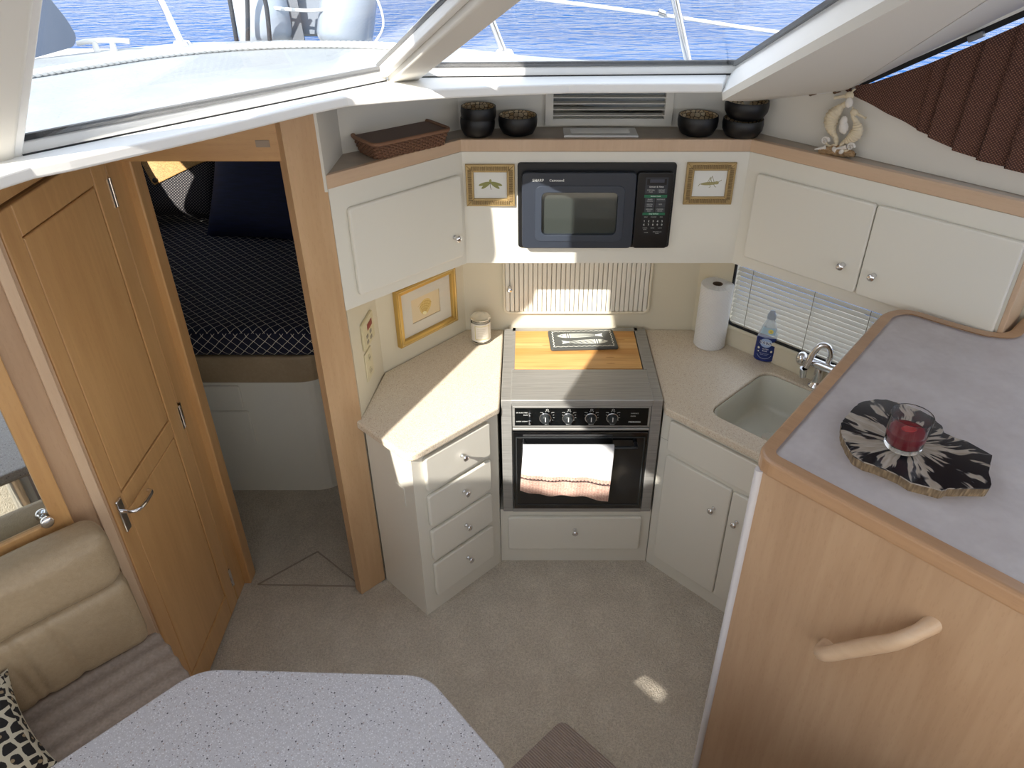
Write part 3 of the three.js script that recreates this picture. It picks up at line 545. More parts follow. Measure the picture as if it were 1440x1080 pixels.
// ---- stove
{
  const t = thing('stove', 'stainless steel and black built-in stove with oven', 'stove', [0.204, 0, -2.365]);
  const X0 = -0.304, X1 = 0.304;
  part('surround', join([span(X0, X0 + 0.04, 0.300, 0.862, -0.545, 0.0, 0.003), span(X1 - 0.04, X1, 0.300, 0.862, -0.545, 0.0, 0.003), span(X0 + 0.04, X1 - 0.04, 0.300, 0.318, -0.1, 0.0), span(X0 + 0.03, X1 - 0.03, 0.32, 0.84, -0.54, -0.02)]), M.steel, t);
  part('top_plate', join([span(X0 + 0.036, X1 - 0.036, 0.845, 0.866, -0.212, 0.006, 0.005), span(X0 + 0.036, X0 + 0.048, 0.845, 0.866, -0.545, -0.21), span(X1 - 0.048, X1 - 0.036, 0.845, 0.866, -0.545, -0.21), span(X0 + 0.036, X1 - 0.036, 0.845, 0.866, -0.545, -0.518), span(X0 + 0.045, X1 - 0.045, 0.84, 0.848, -0.52, -0.2)]), M.steel, t);
  part('upper_strip', span(X0 + 0.04, X1 - 0.04, 0.836, 0.846, -0.03, 0.003, 0.002), M.steel, t);
  const cp = part('control_panel', span(X0 + 0.042, X1 - 0.042, 0.738, 0.834, -0.04, 0.001, 0.002), M.steel, t);
  part('panel_face', new THREE.PlaneGeometry(0.506, 0.082).translate(0.0, 0.786, 0.0018), std(0xffffff, 0.25, 0, { map: canvasTex(1012, 164, (c, w, h) => {
    c.fillStyle = '#0c0f10'; c.fillRect(0, 0, w, h); c.fillStyle = '#d9dad6'; c.strokeStyle = '#d9dad6';
    c.font = 'bold 15px sans-serif'; c.textAlign = 'right'; c.fillText('IN ELECTRIC', 100, 48); c.fillText('ELEC', 100, 70); c.fillText('OVEN LIGHT', 98, 130);
    [246, 412, 582, 744].forEach((x, i) => { c.lineWidth = 3; for (let k = 0; k < 9; k++) { const a = rad(200 + k * 28); c.beginPath(); c.moveTo(x + 46 * Math.cos(a), 82 + 46 * Math.sin(a)); c.lineTo(x + 56 * Math.cos(a), 82 + 56 * Math.sin(a)); c.stroke(); } c.beginPath(); c.moveTo(x - 54, 40); c.lineTo(x - 36, 40); c.moveTo(x + 36, 40); c.lineTo(x + 54, 40); c.stroke(); c.textAlign = 'center'; c.font = 'bold 13px sans-serif'; c.fillText(['REAR', 'FRONT', 'RIGHT', 'OVEN'][i], x, 156); c.beginPath(); c.arc(x, 18, 9, 0, 7); c.stroke(); });
    c.textAlign = 'left'; c.font = '15px sans-serif'; c.fillText('● SURFACE', 868, 54); c.fillText('● OVEN', 868, 80); c.font = 'bold 20px sans-serif'; c.fillText('PRINCESS', 866, 136);
  }) }), cp);
  for (const x of [-0.137, -0.050, 0.036, 0.117]) {
    const k = part('control_knob', lathe([[0, 0], [0.022, 0], [0.022, 0.004], [0.018, 0.006], [0.0165, 0.02], [0.014, 0.022], [0, 0.022]], 28).rotateX(Math.PI / 2), std(0x34383a, 0.3, 0.2), t); k.position.set(x, 0.783, 0.002);
    part('pointer', span(-0.0015, 0.0015, -0.004, 0.015, 0.0215, 0.0235), std(0xe6e6e2, 0.4), k, 'white pointer line');
    part('chrome_ring', new THREE.TorusGeometry(0.021, 0.0022, 8, 32).translate(0, 0, 0.004), M.chrome, k);
  }
  for (const y of [0.800, 0.765]) part('toggle_switch', lathe([[0, 0], [0.007, 0], [0.006, 0.003], [0.003, 0.005], [0.004, 0.015], [0, 0.017]], 14).rotateX(Math.PI / 2).translate(-0.196, y, 0.002), M.chrome, t);
  part('mid_strip', join([span(X0 + 0.042, X1 - 0.042, 0.722, 0.733, -0.03, 0.004, 0.003)]), M.steel, t);
  const d = part('oven_door', plate(rect(X0 + 0.044, X1 - 0.044, 0.322, 0.716), -0.03, 0.006, { bevel: 0.004 }), std(0x08090b, 0.14, 0, { clearcoat: 1, clearcoatRoughness: 0.05 }), t);
  part('door_trim', plate(rect(X0 + 0.054, X1 - 0.054, 0.344, 0.694), 0.006, 0.009, { holes: [rect(X0 + 0.058, X1 - 0.058, 0.348, 0.690)] }), std(0x55585a, 0.3, 0.7), d);
  const h = part('door_handle', tube([[-0.222, 0.664, 0.036], [0.16, 0.664, 0.036], [0.218, 0.664, 0.036]], 0.007, 16, 12), std(0x15161a, 0.25), d);
  for (const x of [-0.218, 0.214]) part('bracket', cyl(0.008, 0.008, 0.034, 0, 0, 0, 12).rotateX(Math.PI / 2).translate(x, 0.664, 0.004), std(0x15161a, 0.3), h);
}
{
  const planks = tex(512, [0.52, 0.33], (u, v) => { const n = 7, k = Math.floor(v * n), s = 200 + k * 17, g = fbm(u, v, 5, 70, 3, s), w = fbm(u + 0.1 * g, v, 3, 8, 2, s + 3), kn = Math.hypot((u - hash(k, 2, 7)) * 14, (v - (k + 0.5) / n) * 50) < 0.5 ? 0.5 : 0, e = (v * n - k) < 0.03 ? 0.25 : 0; return mix3([[226, 178, 112], [214, 160, 92], [232, 190, 128]][k % 3], [178, 122, 62], clamp(0.6 * g + 0.4 * w - 0.25 + kn + e)); });
  const b = part('cutting_board', prism([[-0.052, -2.880], [0.456, -2.880], [0.456, -2.580], [-0.052, -2.580]], 0.8485, 0.867, { bevel: 0.002 }), std(0xffffff, 0.5, 0, { map: planks }), scene);
  b.name = numbered('cutting_board'); tag(b, 'butcher block wooden board inset in the stove top', 'cutting board');
}

// ================================================================ THINGS ON WALLS, WORKTOPS AND SHELF
{
  const t = thing('dish_towel', 'white and coral dish towel hanging on the oven door handle', 'towel', [0.204, 0, -2.365]);
  const map = tex(512, 1, (u, v, i, j) => {
    const n = fbm(u, v, 70, 70, 2, 301), h = hash(i >> 1, j >> 1, 302), w = v + 0.012 * (fbm(u, v, 6, 2, 2, 303) - 0.5);
    const line = w > 0.262 && w < 0.292 + 0.008 * Math.sin(u * 150);
    if (line) return h > 0.25 ? [52, 40, 42] : [180, 140, 130];
    if (w < 0.352) { const st = 0.5 + 0.5 * Math.sin(u * 190 + 6 * n); return mix3(mix3([250, 200, 176], [255, 236, 224], h), [206, 142, 124], clamp(0.3 * st + 0.7 * (n - 0.45) + (h > 0.86 ? 0.5 : 0))); }
    const k = 236 + 14 * (n - 0.5); return [k, k + 1, k + 3];
  });
  const fn = (u, v) => {
    // v 0 = front hem, 0.86 = top of the bar, 1 = back hem
    const fold = 0.006 * Math.sin(u * 11 + 1) + 0.004 * Math.sin(u * 23), x = mix(-0.222, 0.128, u), hem = mix(0.452, 0.405, u) + 0.012 * Math.sin(u * 9 + 2);
    if (v < 0.82) { const k = v / 0.82; return [x - 0.012 * (1 - k) + 0.006 * Math.sin(u * 7) * (1 - k), mix(hem, 0.668, k), 0.046 + fold * (1 - k) + 0.006 * Math.sin(k * Math.PI)]; }
    if (v < 0.90) { const a = (v - 0.82) / 0.08 * Math.PI; return [x, 0.668 + 0.009 * Math.sin(a), 0.036 + 0.010 * Math.cos(a)]; }
    return [x, mix(0.668, 0.56, (v - 0.9) / 0.1), 0.026 - 0.004 * (v - 0.9) / 0.1];
  };
  part('cloth', sheet(60, 70, fn, 0.004), std(0xffffff, 0.95, 0, { map, bumpMap: tex(256, 0.12, (u, v) => fbm(u, v, 60, 60, 2, 305), true), bumpScale: 0.002, sheen: 0.4 }), t);
}
{
  const map = canvasTex(1024, 560, (c, w, h) => {
    c.fillStyle = '#4b4f4e'; c.fillRect(0, 0, w, h); for (let i = 0; i < 4000; i++) { c.fillStyle = `rgba(${rnd() > 0.5 ? '90,96,94' : '40,44,44'},0.25)`; c.fillRect(rnd() * w, rnd() * h, 4, 3); }
    c.strokeStyle = '#e4e6de'; c.lineWidth = 11; c.beginPath(); const pts = [];
    for (let i = 0; i <= 60; i++) pts.push([40 + (w - 80) * i / 60, 34 + 9 * Math.sin(i * 1.2)]); for (let i = 0; i <= 30; i++) pts.push([w - 40 + 9 * Math.sin(i * 1.2), 34 + (h - 68) * i / 30]); for (let i = 60; i >= 0; i--) pts.push([40 + (w - 80) * i / 60, h - 34 + 9 * Math.sin(i * 1.2)]); for (let i = 30; i >= 0; i--) pts.push([40 + 9 * Math.sin(i * 1.2), 34 + (h - 68) * i / 30]);
    pts.forEach(([x, y], i) => i ? c.lineTo(x, y) : c.moveTo(x, y)); c.closePath(); c.stroke();
    const fish = (cx, cy, dir, wavy) => {
      c.save(); c.translate(cx, cy); c.scale(dir, 1); c.fillStyle = '#d6dad2'; c.beginPath(); c.moveTo(-400, 0); c.quadraticCurveTo(-330, -58, -250, -66); c.quadraticCurveTo(0, -76, 250, -22); c.lineTo(350, -60); c.lineTo(330, 0); c.lineTo(350, 60); c.lineTo(250, 22); c.quadraticCurveTo(0, 76, -250, 66); c.quadraticCurveTo(-330, 58, -400, 0); c.fill();
      c.strokeStyle = '#4b4f4e'; c.lineWidth = 12; c.beginPath(); c.moveTo(-232, -70); c.lineTo(-232, 70); c.moveTo(-196, -70); c.lineTo(-196, 70); c.moveTo(-400, 4); c.lineTo(-340, 4); c.stroke(); c.fillStyle = '#3a3e3d'; c.beginPath(); c.arc(-310, -18, 13, 0, 7); c.fill();
      c.lineWidth = 9; for (let k = -2; k <= 2; k++) { c.beginPath(); for (let i = 0; i <= 40; i++) { const x = -170 + 400 * i / 40, y = k * (24 - 14 * i / 40) + (wavy ? 9 * Math.sin(i * 0.7 + k) : 0); i ? c.lineTo(x, y) : c.moveTo(x, y); } c.stroke(); }
      c.restore();
    };
    fish(500, 180, 1, false); fish(520, 385, -1, true);
  });
  const t = thing('fish_tile', 'dark grey tile with two white fish on the wooden board', 'tile', [0.229, 0.867, -2.792], 3);
  part('slab', prism([[-0.14, -0.078], [0.138, -0.078], [0.142, 0.076], [-0.138, 0.076]], 0, 0.013, { r: 0.012, bevel: 0.004 }), std(0x454948, 0.5), t);
  part('fish_print', new THREE.PlaneGeometry(0.268, 0.142).rotateX(-Math.PI / 2).translate(0.001, 0.0133, -0.001), std(0xffffff, 0.45, 0, { map }), t, 'white fish drawing');
}
// ---- candle jar
{
  const t = thing('candle_jar', 'pale glass candle jar with a label next to the gold picture', 'candle', [-0.198, HC, -2.838]);
  part('jar', lathe([[0, 0], [0.040, 0], [0.042, 0.004], [0.0415, 0.11], [0.0385, 0.11], [0.0385, 0.008], [0, 0.008]], 40), std(0xffffff, 0.03, 0, { transmission: 1, thickness: 0.003, ior: 1.45 }), t);
  part('wax', cyl(0.0375, 0.0375, 0.094, 0, 0.009, 0, 36), std(new THREE.Color().setRGB(0.78, 0.74, 0.62), 0.5), t);
  part('label', new THREE.CylinderGeometry(0.0424, 0.0424, 0.082, 24, 1, true, -1.2, 2.6).translate(0, 0.056, 0), std(0xffffff, 0.6, 0, { side: THREE.DoubleSide, map: canvasTex(256, 200, (c, w, h) => { c.fillStyle = '#e3ddd2'; c.fillRect(0, 0, w, h); c.strokeStyle = '#cfc478'; c.lineWidth = 6; c.strokeRect(66, 22, 150, 150); c.fillStyle = '#c9c2b0'; for (let k = 0; k < 5; k++) c.fillRect(90, 52 + k * 20, 100 - 12 * (k % 3), 4); }) }), t);
  part('lid', lathe([[0, 0.130], [0.014, 0.130], [0.018, 0.124], [0.034, 0.122], [0.043, 0.116], [0.043, 0.111], [0, 0.111]], 36), std(new THREE.Color().setRGB(0.8, 0.74, 0.58), 0.05, 0, { transmission: 0.6, thickness: 0.004 }), t);
}
// ---- paper towel roll
{
  const t = thing('paper_towel_roll', 'white paper towel roll standing on the worktop by the blind', 'paper towel', [0.768, HC, -2.812]);
  const q = tex(256, 0.12, (u, v) => { const a = Math.abs(Math.sin((u + v) * Math.PI * 8)), b = Math.abs(Math.sin((u - v) * Math.PI * 8)); return 0.35 + 0.65 * Math.min(1, 2 * Math.min(a, b)) * (0.8 + 0.2 * fbm(u, v, 20, 20, 2, 311)); }, true);
  const g = lathe([[0.020, 0.002], [0.062, 0], [0.0655, 0.004], [0.0655, 0.276], [0.062, 0.28], [0.020, 0.279]], 48);
  const uv = g.attributes.uv, p = g.attributes.position; for (let i = 0; i < uv.count; i++) uv.setXY(i, uv.getX(i) * 0.41, p.getY(i));
  part('paper', g, std(new THREE.Color().setRGB(0.86, 0.86, 0.85), 0.9, 0, { bumpMap: q, bumpScale: 0.0025 }), t);
  part('cardboard_core', lathe([[0.0185, 0.001], [0.0202, 0.001], [0.0202, 0.2795], [0.0185, 0.2795], [0.0185, 0.001]], 28), std(0x6d5a48, 0.9), t, 'brown cardboard tube');
  part('holder_post', cyl(0.006, 0.006, 0.27, 0, 0.0, 0, 12), std(0x2a221c, 0.5), t);
}
// ---- dish soap
{
  const t = thing('soap_bottle', 'blue dish soap bottle standing behind the sink', 'bottle', [0.966, HC, -2.683], -24);
  const squash = (g) => g.scale(1, 1, 0.55);
  part('soap', squash(lathe([[0, 0.001], [0.037, 0.001], [0.042, 0.008], [0.043, 0.045], [0.0415, 0.085], [0.040, 0.108], [0, 0.108]], 36)), std(new THREE.Color().setRGB(0.01, 0.035, 0.30), 0.1, 0, { transmission: 0.15, clearcoat: 1 }), t, 'blue soap');
  part('bottle_top', squash(lathe([[0.0402, 0.108], [0.036, 0.128], [0.028, 0.155], [0.019, 0.178], [0.0155, 0.186], [0.0155, 0.19], [0, 0.19]], 36)), std(new THREE.Color().setRGB(0.86, 0.90, 0.93), 0.12, 0, { transmission: 0.7, thickness: 0 }), t);
  part('cap', squash(lathe([[0.016, 0.188], [0.017, 0.19], [0.0165, 0.208], [0.012, 0.216], [0.009, 0.226], [0, 0.227]], 28)), std(0xb9c4d2, 0.3, 0, { transmission: 0.3 }), t);
  const lab = (r0, r1, y0, y1, a, draw, w = 256, h = 256) => { const g = new THREE.CylinderGeometry(r1, r0, y1 - y0, 24, 1, true, -a / 2, a).translate(0, (y0 + y1) / 2, 0); return squash(g.scale(1.006, 1, 1.012)); };
  part('label', lab(0.0432, 0.0418, 0.012, 0.112, 1.9), std(0xffffff, 0.35, 0, { side: THREE.DoubleSide, map: canvasTex(300, 400, (c, w, h) => {
    c.fillStyle = '#12296e'; c.fillRect(0, 0, w, h); c.fillStyle = '#a9c2ea'; c.beginPath(); c.ellipse(150, 92, 92, 80, 0, 0, 7); c.fill(); c.fillStyle = '#16337f'; c.font = 'bold 66px sans-serif'; c.textAlign = 'center'; c.save(); c.translate(150, 116); c.rotate(0.08); c.strokeStyle = '#ffffff'; c.lineWidth = 8; c.strokeText('DAWN', 0, 0); c.fillText('DAWN', 0, 0); c.restore();
    c.fillStyle = '#e3e6f2'; c.font = 'bold 30px sans-serif'; c.fillText('ULTRA', 156, 212); c.fillText('BLUE', 150, 248); c.font = '17px sans-serif'; c.fillText('dishwashing liquid', 150, 290); c.fillText('grease cleaner', 150, 314);
    c.fillStyle = '#e9e6d6'; for (const [x, y, r] of [[48, 200, 20], [54, 262, 13], [252, 240, 19]]) { c.beginPath(); c.arc(x, y, r, 0, 7); c.fill(); } c.strokeStyle = '#c5d2ee'; c.lineWidth = 6; c.beginPath(); c.arc(150, 250, 128, 0.5, 2.6); c.stroke();
  }) }), t, 'blue label with white lettering');
  part('neck_label', lab(0.037, 0.0285, 0.126, 0.155, 1.9), std(0xffffff, 0.4, 0, { side: THREE.DoubleSide, map: canvasTex(256, 110, (c, w, h) => { c.fillStyle = '#b5d2e4'; c.fillRect(0, 0, w, h); c.fillStyle = '#f2e27a'; c.beginPath(); c.ellipse(168, 56, 44, 34, 0, 0, 7); c.fill(); c.fillStyle = '#5a6a4a'; c.font = 'bold 24px sans-serif'; c.textAlign = 'center'; c.fillText('3X', 168, 64); }) }), t);
}
// ---- blind in the galley side window
{
  const t = thing('window_blind', 'cream slatted blind in the low galley window', 'blind', [0.716, 0, -2.934], -45);
  part('head_rail', span(0.168, 0.797, 1.238, 1.26, -0.03, 0.004, 0.003), M.cream, t);
  const slat = metre(new RoundedBoxGeometry(0.622, 0.0012, 0.0182, 1, 0.0005)), cream = std(new THREE.Color().setRGB(0.74, 0.71, 0.62), 0.5);
  for (let k = 0; k < 14; k++) { const m = part('slat', slat, cream, t); m.position.set(0.4825, 0.966 + k * 0.0203, -0.012); m.rotation.x = rad(40); }
  part('bottom_rail', span(0.171, 0.794, 0.948, 0.956, -0.022, -0.004, 0.002), cream, t);
  for (const s of [0.245, 0.505, 0.72]) part('cord', join([cyl(0.0012, 0.0012, 0.29, s, 0.95, 0.003, 6), cyl(0.0012, 0.0012, 0.29, s, 0.95, -0.026, 6)]), std(0x8d8674, 0.8), t);
}
// ---- pictures
function frameSides(w, h, b, mkBar) { // four mitred bars around a w x h opening centre
  const bar = (len, n) => plate([[-len / 2, 0], [len / 2, 0], [len / 2 - b, b], [-len / 2 + b, b]], 0, n, { bevel: 0.003 });
  return [bar(w, mkBar).translate(0, -h / 2, 0), bar(w, mkBar).rotateZ(Math.PI).translate(0, h / 2, 0), bar(h, mkBar).rotateZ(-Math.PI / 2).translate(-w / 2, 0, 0), bar(h, mkBar).rotateZ(Math.PI / 2).translate(w / 2, 0, 0)];
}
const gilt = std(new THREE.Color().setRGB(0.46, 0.33, 0.15), 0.42, 0.55), giltDark = std(new THREE.Color().setRGB(0.30, 0.21, 0.10), 0.5, 0.4);
function smallPicture(x, y, label, draw) {
  const t = thing('small_picture', label, 'picture', [x, y, -2.648]), w = 0.172, h = 0.150, b = 0.028;
  for (const g of frameSides(w, h, b, 0.012)) part('frame_side', g, gilt, t);
  const beads = [], bead = (px, py, vert) => beads.push(at(new RoundedBoxGeometry(vert ? 0.014 : 0.0042, vert ? 0.0042 : 0.014, 0.006, 1, 0.0018), px, py, 0.013));
  for (let k = 0; k < 21; k++) for (const s of [-1, 1]) bead(-0.064 + k * 0.0064, s * (h / 2 - b / 2), false);
  for (let k = 0; k < 18; k++) for (const s of [-1, 1]) bead(s * (w / 2 - b / 2), -0.054 + k * 0.0064, true);
  const bd = part('beading', join(beads), giltDark, t); bd.userData.kind = 'stuff';
  part('print', new THREE.PlaneGeometry(w - 2 * b + 0.004, h - 2 * b + 0.004).translate(0, 0, 0.004), std(0xffffff, 0.5, 0, { map: canvasTex(464, 376, (c, cw, ch) => { c.fillStyle = '#e4e4de'; c.fillRect(0, 0, cw, ch); draw(c, cw, ch); }) }), t);
  part('backing', span(-w / 2 + 0.004, w / 2 - 0.004, -h / 2 + 0.004, h / 2 - 0.004, 0, 0.003), giltDark, t);
}
smallPicture(-0.131, 1.590, 'small ribbed gold frame with a green dragonfly print', (c) => {
  c.fillStyle = '#8b8c50'; const wing = (s, a, l) => { c.save(); c.translate(232, 150); c.rotate(s * a); c.beginPath(); c.ellipse(s * l / 2, 0, l / 2, 21, 0, 0, 7); c.fill(); c.restore(); };
  for (const s of [-1, 1]) { wing(s, 0.26, 165); wing(s, 0.62, 150); }
  c.strokeStyle = '#4c4a3a'; c.lineWidth = 7; c.beginPath(); c.moveTo(230, 140); c.lineTo(228, 200); c.lineTo(240, 250); c.stroke(); c.fillStyle = '#99975c'; c.beginPath(); c.ellipse(232, 132, 17, 24, 0, 0, 7); c.fill();
});
smallPicture(0.639, 1.596, 'small ribbed gold frame with a grasshopper print', (c) => {
  c.fillStyle = '#a39b6a'; c.beginPath(); c.ellipse(232, 190, 120, 22, -0.06, 0, 7); c.fill(); c.beginPath(); c.ellipse(330, 180, 30, 22, 0, 0, 7); c.fill();
  c.strokeStyle = '#8f8a62'; c.lineWidth = 7; for (const [a, b, e, f, g, h] of [[220, 190, 260, 90, 300, 180], [200, 190, 236, 104, 266, 184], [290, 196, 310, 230, 330, 240], [240, 200, 250, 236, 232, 246], [130, 196, 100, 200, 86, 226], [350, 170, 380, 150, 396, 140]]) { c.beginPath(); c.moveTo(a, b); c.lineTo(e, f); c.lineTo(g, h); c.stroke(); }
});
{
  const t = thing('shell_picture', 'large gold framed shell picture on the cream wall', 'picture', [-0.574 + 0.2395 * 0.66, 1.049, -2.588 - 0.2395 * 0.751], 48.7);
  const w = 0.316, h = 0.249, gold = std(new THREE.Color().setRGB(0.62, 0.42, 0.13), 0.36, 0.7), gold2 = std(new THREE.Color().setRGB(0.74, 0.56, 0.24), 0.34, 0.7);
  for (const g of frameSides(w, h, 0.024, 0.024)) part('frame_side', g, gold, t);
  for (const g of frameSides(w - 0.012, h - 0.012, 0.005, 0.027)) part('frame_ridge', g, gold2, t);
  for (const g of frameSides(w - 0.032, h - 0.032, 0.005, 0.022)) part('frame_ridge', g, gold2, t);
  part('mat_board', plate(rect(-w / 2 + 0.02, w / 2 - 0.02, -h / 2 + 0.02, h / 2 - 0.02), 0.004, 0.008, { holes: [rect(-0.076, 0.076, -0.052, 0.052)] }), std(0xd8d2c4, 0.8), t, 'pale grey mat board');
  part('print', new THREE.PlaneGeometry(0.155, 0.107).translate(0, 0, 0.0045), std(0xffffff, 0.7, 0, { map: canvasTex(620, 428, (c, cw, ch) => {
    c.fillStyle = '#e2cfa9'; c.fillRect(0, 0, cw, ch); c.strokeStyle = '#b28c50'; c.lineWidth = 7; c.strokeRect(8, 8, cw - 16, ch - 16);
    c.fillStyle = '#dcc078'; c.beginPath(); c.moveTo(250, 350); c.bezierCurveTo(130, 250, 190, 90, 320, 88); c.bezierCurveTo(450, 90, 470, 230, 370, 320); c.bezierCurveTo(330, 360, 280, 376, 250, 350); c.fill();
    c.strokeStyle = '#b78f3c'; c.lineWidth = 5; for (let k = 0; k < 9; k++) { c.beginPath(); c.moveTo(270, 345); c.quadraticCurveTo(200 + k * 26, 220, 205 + k * 28, 118 + 7 * (k - 4) ** 2 * 0.5); c.stroke(); } for (let k = 0; k < 4; k++) { c.beginPath(); c.arc(285, 330, 80 + 42 * k, -2.3, -0.7); c.stroke(); }
    c.fillStyle = '#f1e6b8'; c.beginPath(); c.ellipse(282, 330, 44, 30, 0.4, 0, 7); c.fill();
  }) }), t);
  part('glass', span(-w / 2 + 0.022, w / 2 - 0.022, -h / 2 + 0.022, h / 2 - 0.022, 0.0125, 0.0145), M.glassPane, t);
}
// ---- switch plates on the narrow wall
{
  const t = thing('thermostat_plate', 'cream control plate with a red display above the outlet', 'control panel', [-0.607, 0, -2.285], 83.8);
  part('plate', plate([[0.100, 1.060], [0.228, 1.060], [0.228, 1.168], [0.100, 1.168]], 0, 0.010, { r: 0.008, bevel: 0.003 }), std(0xd7cda9, 0.5), t);
  part('display', span(0.150, 0.205, 1.122, 1.146, 0.009, 0.0112), std(0x8e2a2c, 0.3), t, 'dark red display');
  for (const [x, y] of [[0.130, 1.098], [0.170, 1.098], [0.130, 1.074], [0.170, 1.074]]) part('button', span(x, x + 0.02, y, y + 0.013, 0.009, 0.0118, 0.001), std(0x9a9280, 0.5), t);
}
{
  const t = thing('outlet_plate', 'cream power outlet plate below the control plate', 'outlet', [-0.607, 0, -2.285], 83.8);
  part('plate', plate(rect(0.100, 0.178, 0.928, 1.045), 0, 0.006, { r: 0.006, bevel: 0.002 }), std(0xddd3b2, 0.5), t);
  for (const y of [0.960, 1.014]) { const s = part('socket', cyl(0.014, 0.014, 0.004, 0, 0, 0, 20).rotateX(Math.PI / 2).translate(0.139, y, 0.005), std(0xd2c8a6, 0.5), t); part('slot', join([span(0.133, 0.135, y - 0.005, y + 0.005, 0.0088, 0.0095), span(0.143, 0.145, y - 0.005, y + 0.005, 0.0088, 0.0095)]), M.black, s); }
}
// ---- bowls on the high shelf
const mosaic = tex(256, 1, (u, v, i, j) => { let d0 = 9, d1 = 9, id = 0; const nx = 24, ny = 6, gx = u * nx, gy = v * ny; for (let a = -1; a <= 1; a++) for (let b = -1; b <= 1; b++) { const cx = Math.floor(gx) + a, cy = Math.floor(gy) + b, px = cx + 0.2 + 0.6 * hash(mod(cx, nx), mod(cy, ny), 5), py = cy + 0.2 + 0.6 * hash(mod(cx, nx), mod(cy, ny), 6), d = Math.hypot(gx - px, gy - py); if (d < d0) { d1 = d0; d0 = d; id = hash(mod(cx, nx), mod(cy, ny), 7); } else if (d < d1) d1 = d; } return d1 - d0 < 0.12 ? [58, 46, 36] : mix3([240, 228, 200], [186, 154, 112], id); });
function bowl(x, z, y, r, h, label, group) {
  const t = thing('bowl', label, 'bowl', [x, y, z], 0, group);
  part('shell', lathe([[0, 0], [r * 0.55, 0], [r * 0.80, h * 0.12], [r * 0.97, h * 0.45], [r, h * 0.75], [r * 0.97, h], [r * 0.93, h]], 40), std(0x08080b, 0.42), t, 'glossy black outside');
  const m = mosaic.clone(); m.repeat.set(1, 1);
  part('lining', lathe([[r * 0.94, h * 0.99], [r * 0.945, h * 0.8], [r * 0.92, h * 0.45], [r * 0.74, h * 0.16], [0, h * 0.08]], 40), std(0xffffff, 0.4, 0, { map: m, side: THREE.DoubleSide }), t, 'mosaic lining of cream shell pieces');
  return t;
}
bowl(-0.172, -2.698, 1.746, 0.060, 0.064, 'black bowl at the bottom of the stack next to the wicker basket', 'black mosaic bowls');
bowl(-0.168, -2.699, 1.783, 0.061, 0.064, 'black bowl on top of the stack next to the wicker basket', 'black mosaic bowls');
bowl(-0.034, -2.722, 1.746, 0.068, 0.066, 'single black bowl between the bowl stack and the wall vent', 'black mosaic bowls');
bowl(0.588, -2.715, 1.746, 0.070, 0.068, 'single black bowl in the corner right of the wall vent', 'black mosaic bowls');
bowl(0.738, -2.690, 1.746, 0.070, 0.062, 'black bowl at the bottom of the stack by the side wall', 'black mosaic bowls');
bowl(0.742, -2.690, 1.806, 0.074, 0.062, 'black bowl on top of the stack by the side wall', 'black mosaic bowls');
// ---- wicker basket
{
  const t = thing('wicker_basket', 'rectangular brown wicker basket on the high shelf', 'basket', [-0.414, 1.7465, -2.552], 40);
  const cane = std(new THREE.Color().setRGB(0.16, 0.075, 0.04), 0.55), cane2 = std(new THREE.Color().setRGB(0.24, 0.12, 0.065), 0.55);
  const loop = (hw, hd, r, y, n, wob, ph) => { const o = []; const per = []; for (const [sx, sz, a0] of [[1, 1, 0], [-1, 1, 90], [-1, -1, 180], [1, -1, 270]]) { for (let k = 0; k <= 4; k++) { const a = rad(a0 + 22.5 * k); per.push([sx * (hw - r) + r * Math.cos(a), sz * (hd - r) + r * Math.sin(a), Math.cos(a), Math.sin(a)]); } } per.push(per[0]); const len = [0]; for (let i = 1; i < per.length; i++) len.push(len[i - 1] + Math.hypot(per[i][0] - per[i - 1][0], per[i][1] - per[i - 1][1])); for (let k = 0; k < n; k++) { const d = len[len.length - 1] * k / n; let i = 1; while (len[i] < d) i++; const f = (d - len[i - 1]) / Math.max(1e-6, len[i] - len[i - 1]), q = [0, 1, 2, 3].map((m) => mix(per[i - 1][m], per[i][m], f)), w = wob * Math.cos(k * Math.PI + ph); o.push([q[0] + q[2] * w, y, q[1] + q[3] * w]); } return o; };
  const rows = [], stakes = [], N = 72;
  for (let k = 0; k < 9; k++) { const e = k / 8; rows.push(tube(loop(0.131 + 0.012 * e, 0.064 + 0.012 * e, 0.022, 0.004 + 0.0056 * k, N, 0.0022, k % 2 ? Math.PI : 0), 0.0030, N * 3, 5, true)); }
  const lo = loop(0.131, 0.064, 0.022, 0.002, N, 0, 0), hi = loop(0.143, 0.076, 0.022, 0.052, N, 0, 0); lo.forEach((p, i) => stakes.push(tube([p, hi[i]], 0.0022, 2, 5)));
  part('weave', join(rows), cane, t); part('stakes', join(stakes), cane2, t).userData.kind = 'stuff';
  part('rim', tube(loop(0.146, 0.079, 0.026, 0.053, 64, 0, 0), 0.006, 160, 8, true), cane2, t);
  part('lid', prism([[-0.143, -0.076], [0.143, -0.076], [0.143, 0.076], [-0.143, 0.076]], 0.042, 0.052, { r: 0.026 }), std(new THREE.Color().setRGB(0.11, 0.05, 0.03), 0.5), t);
}
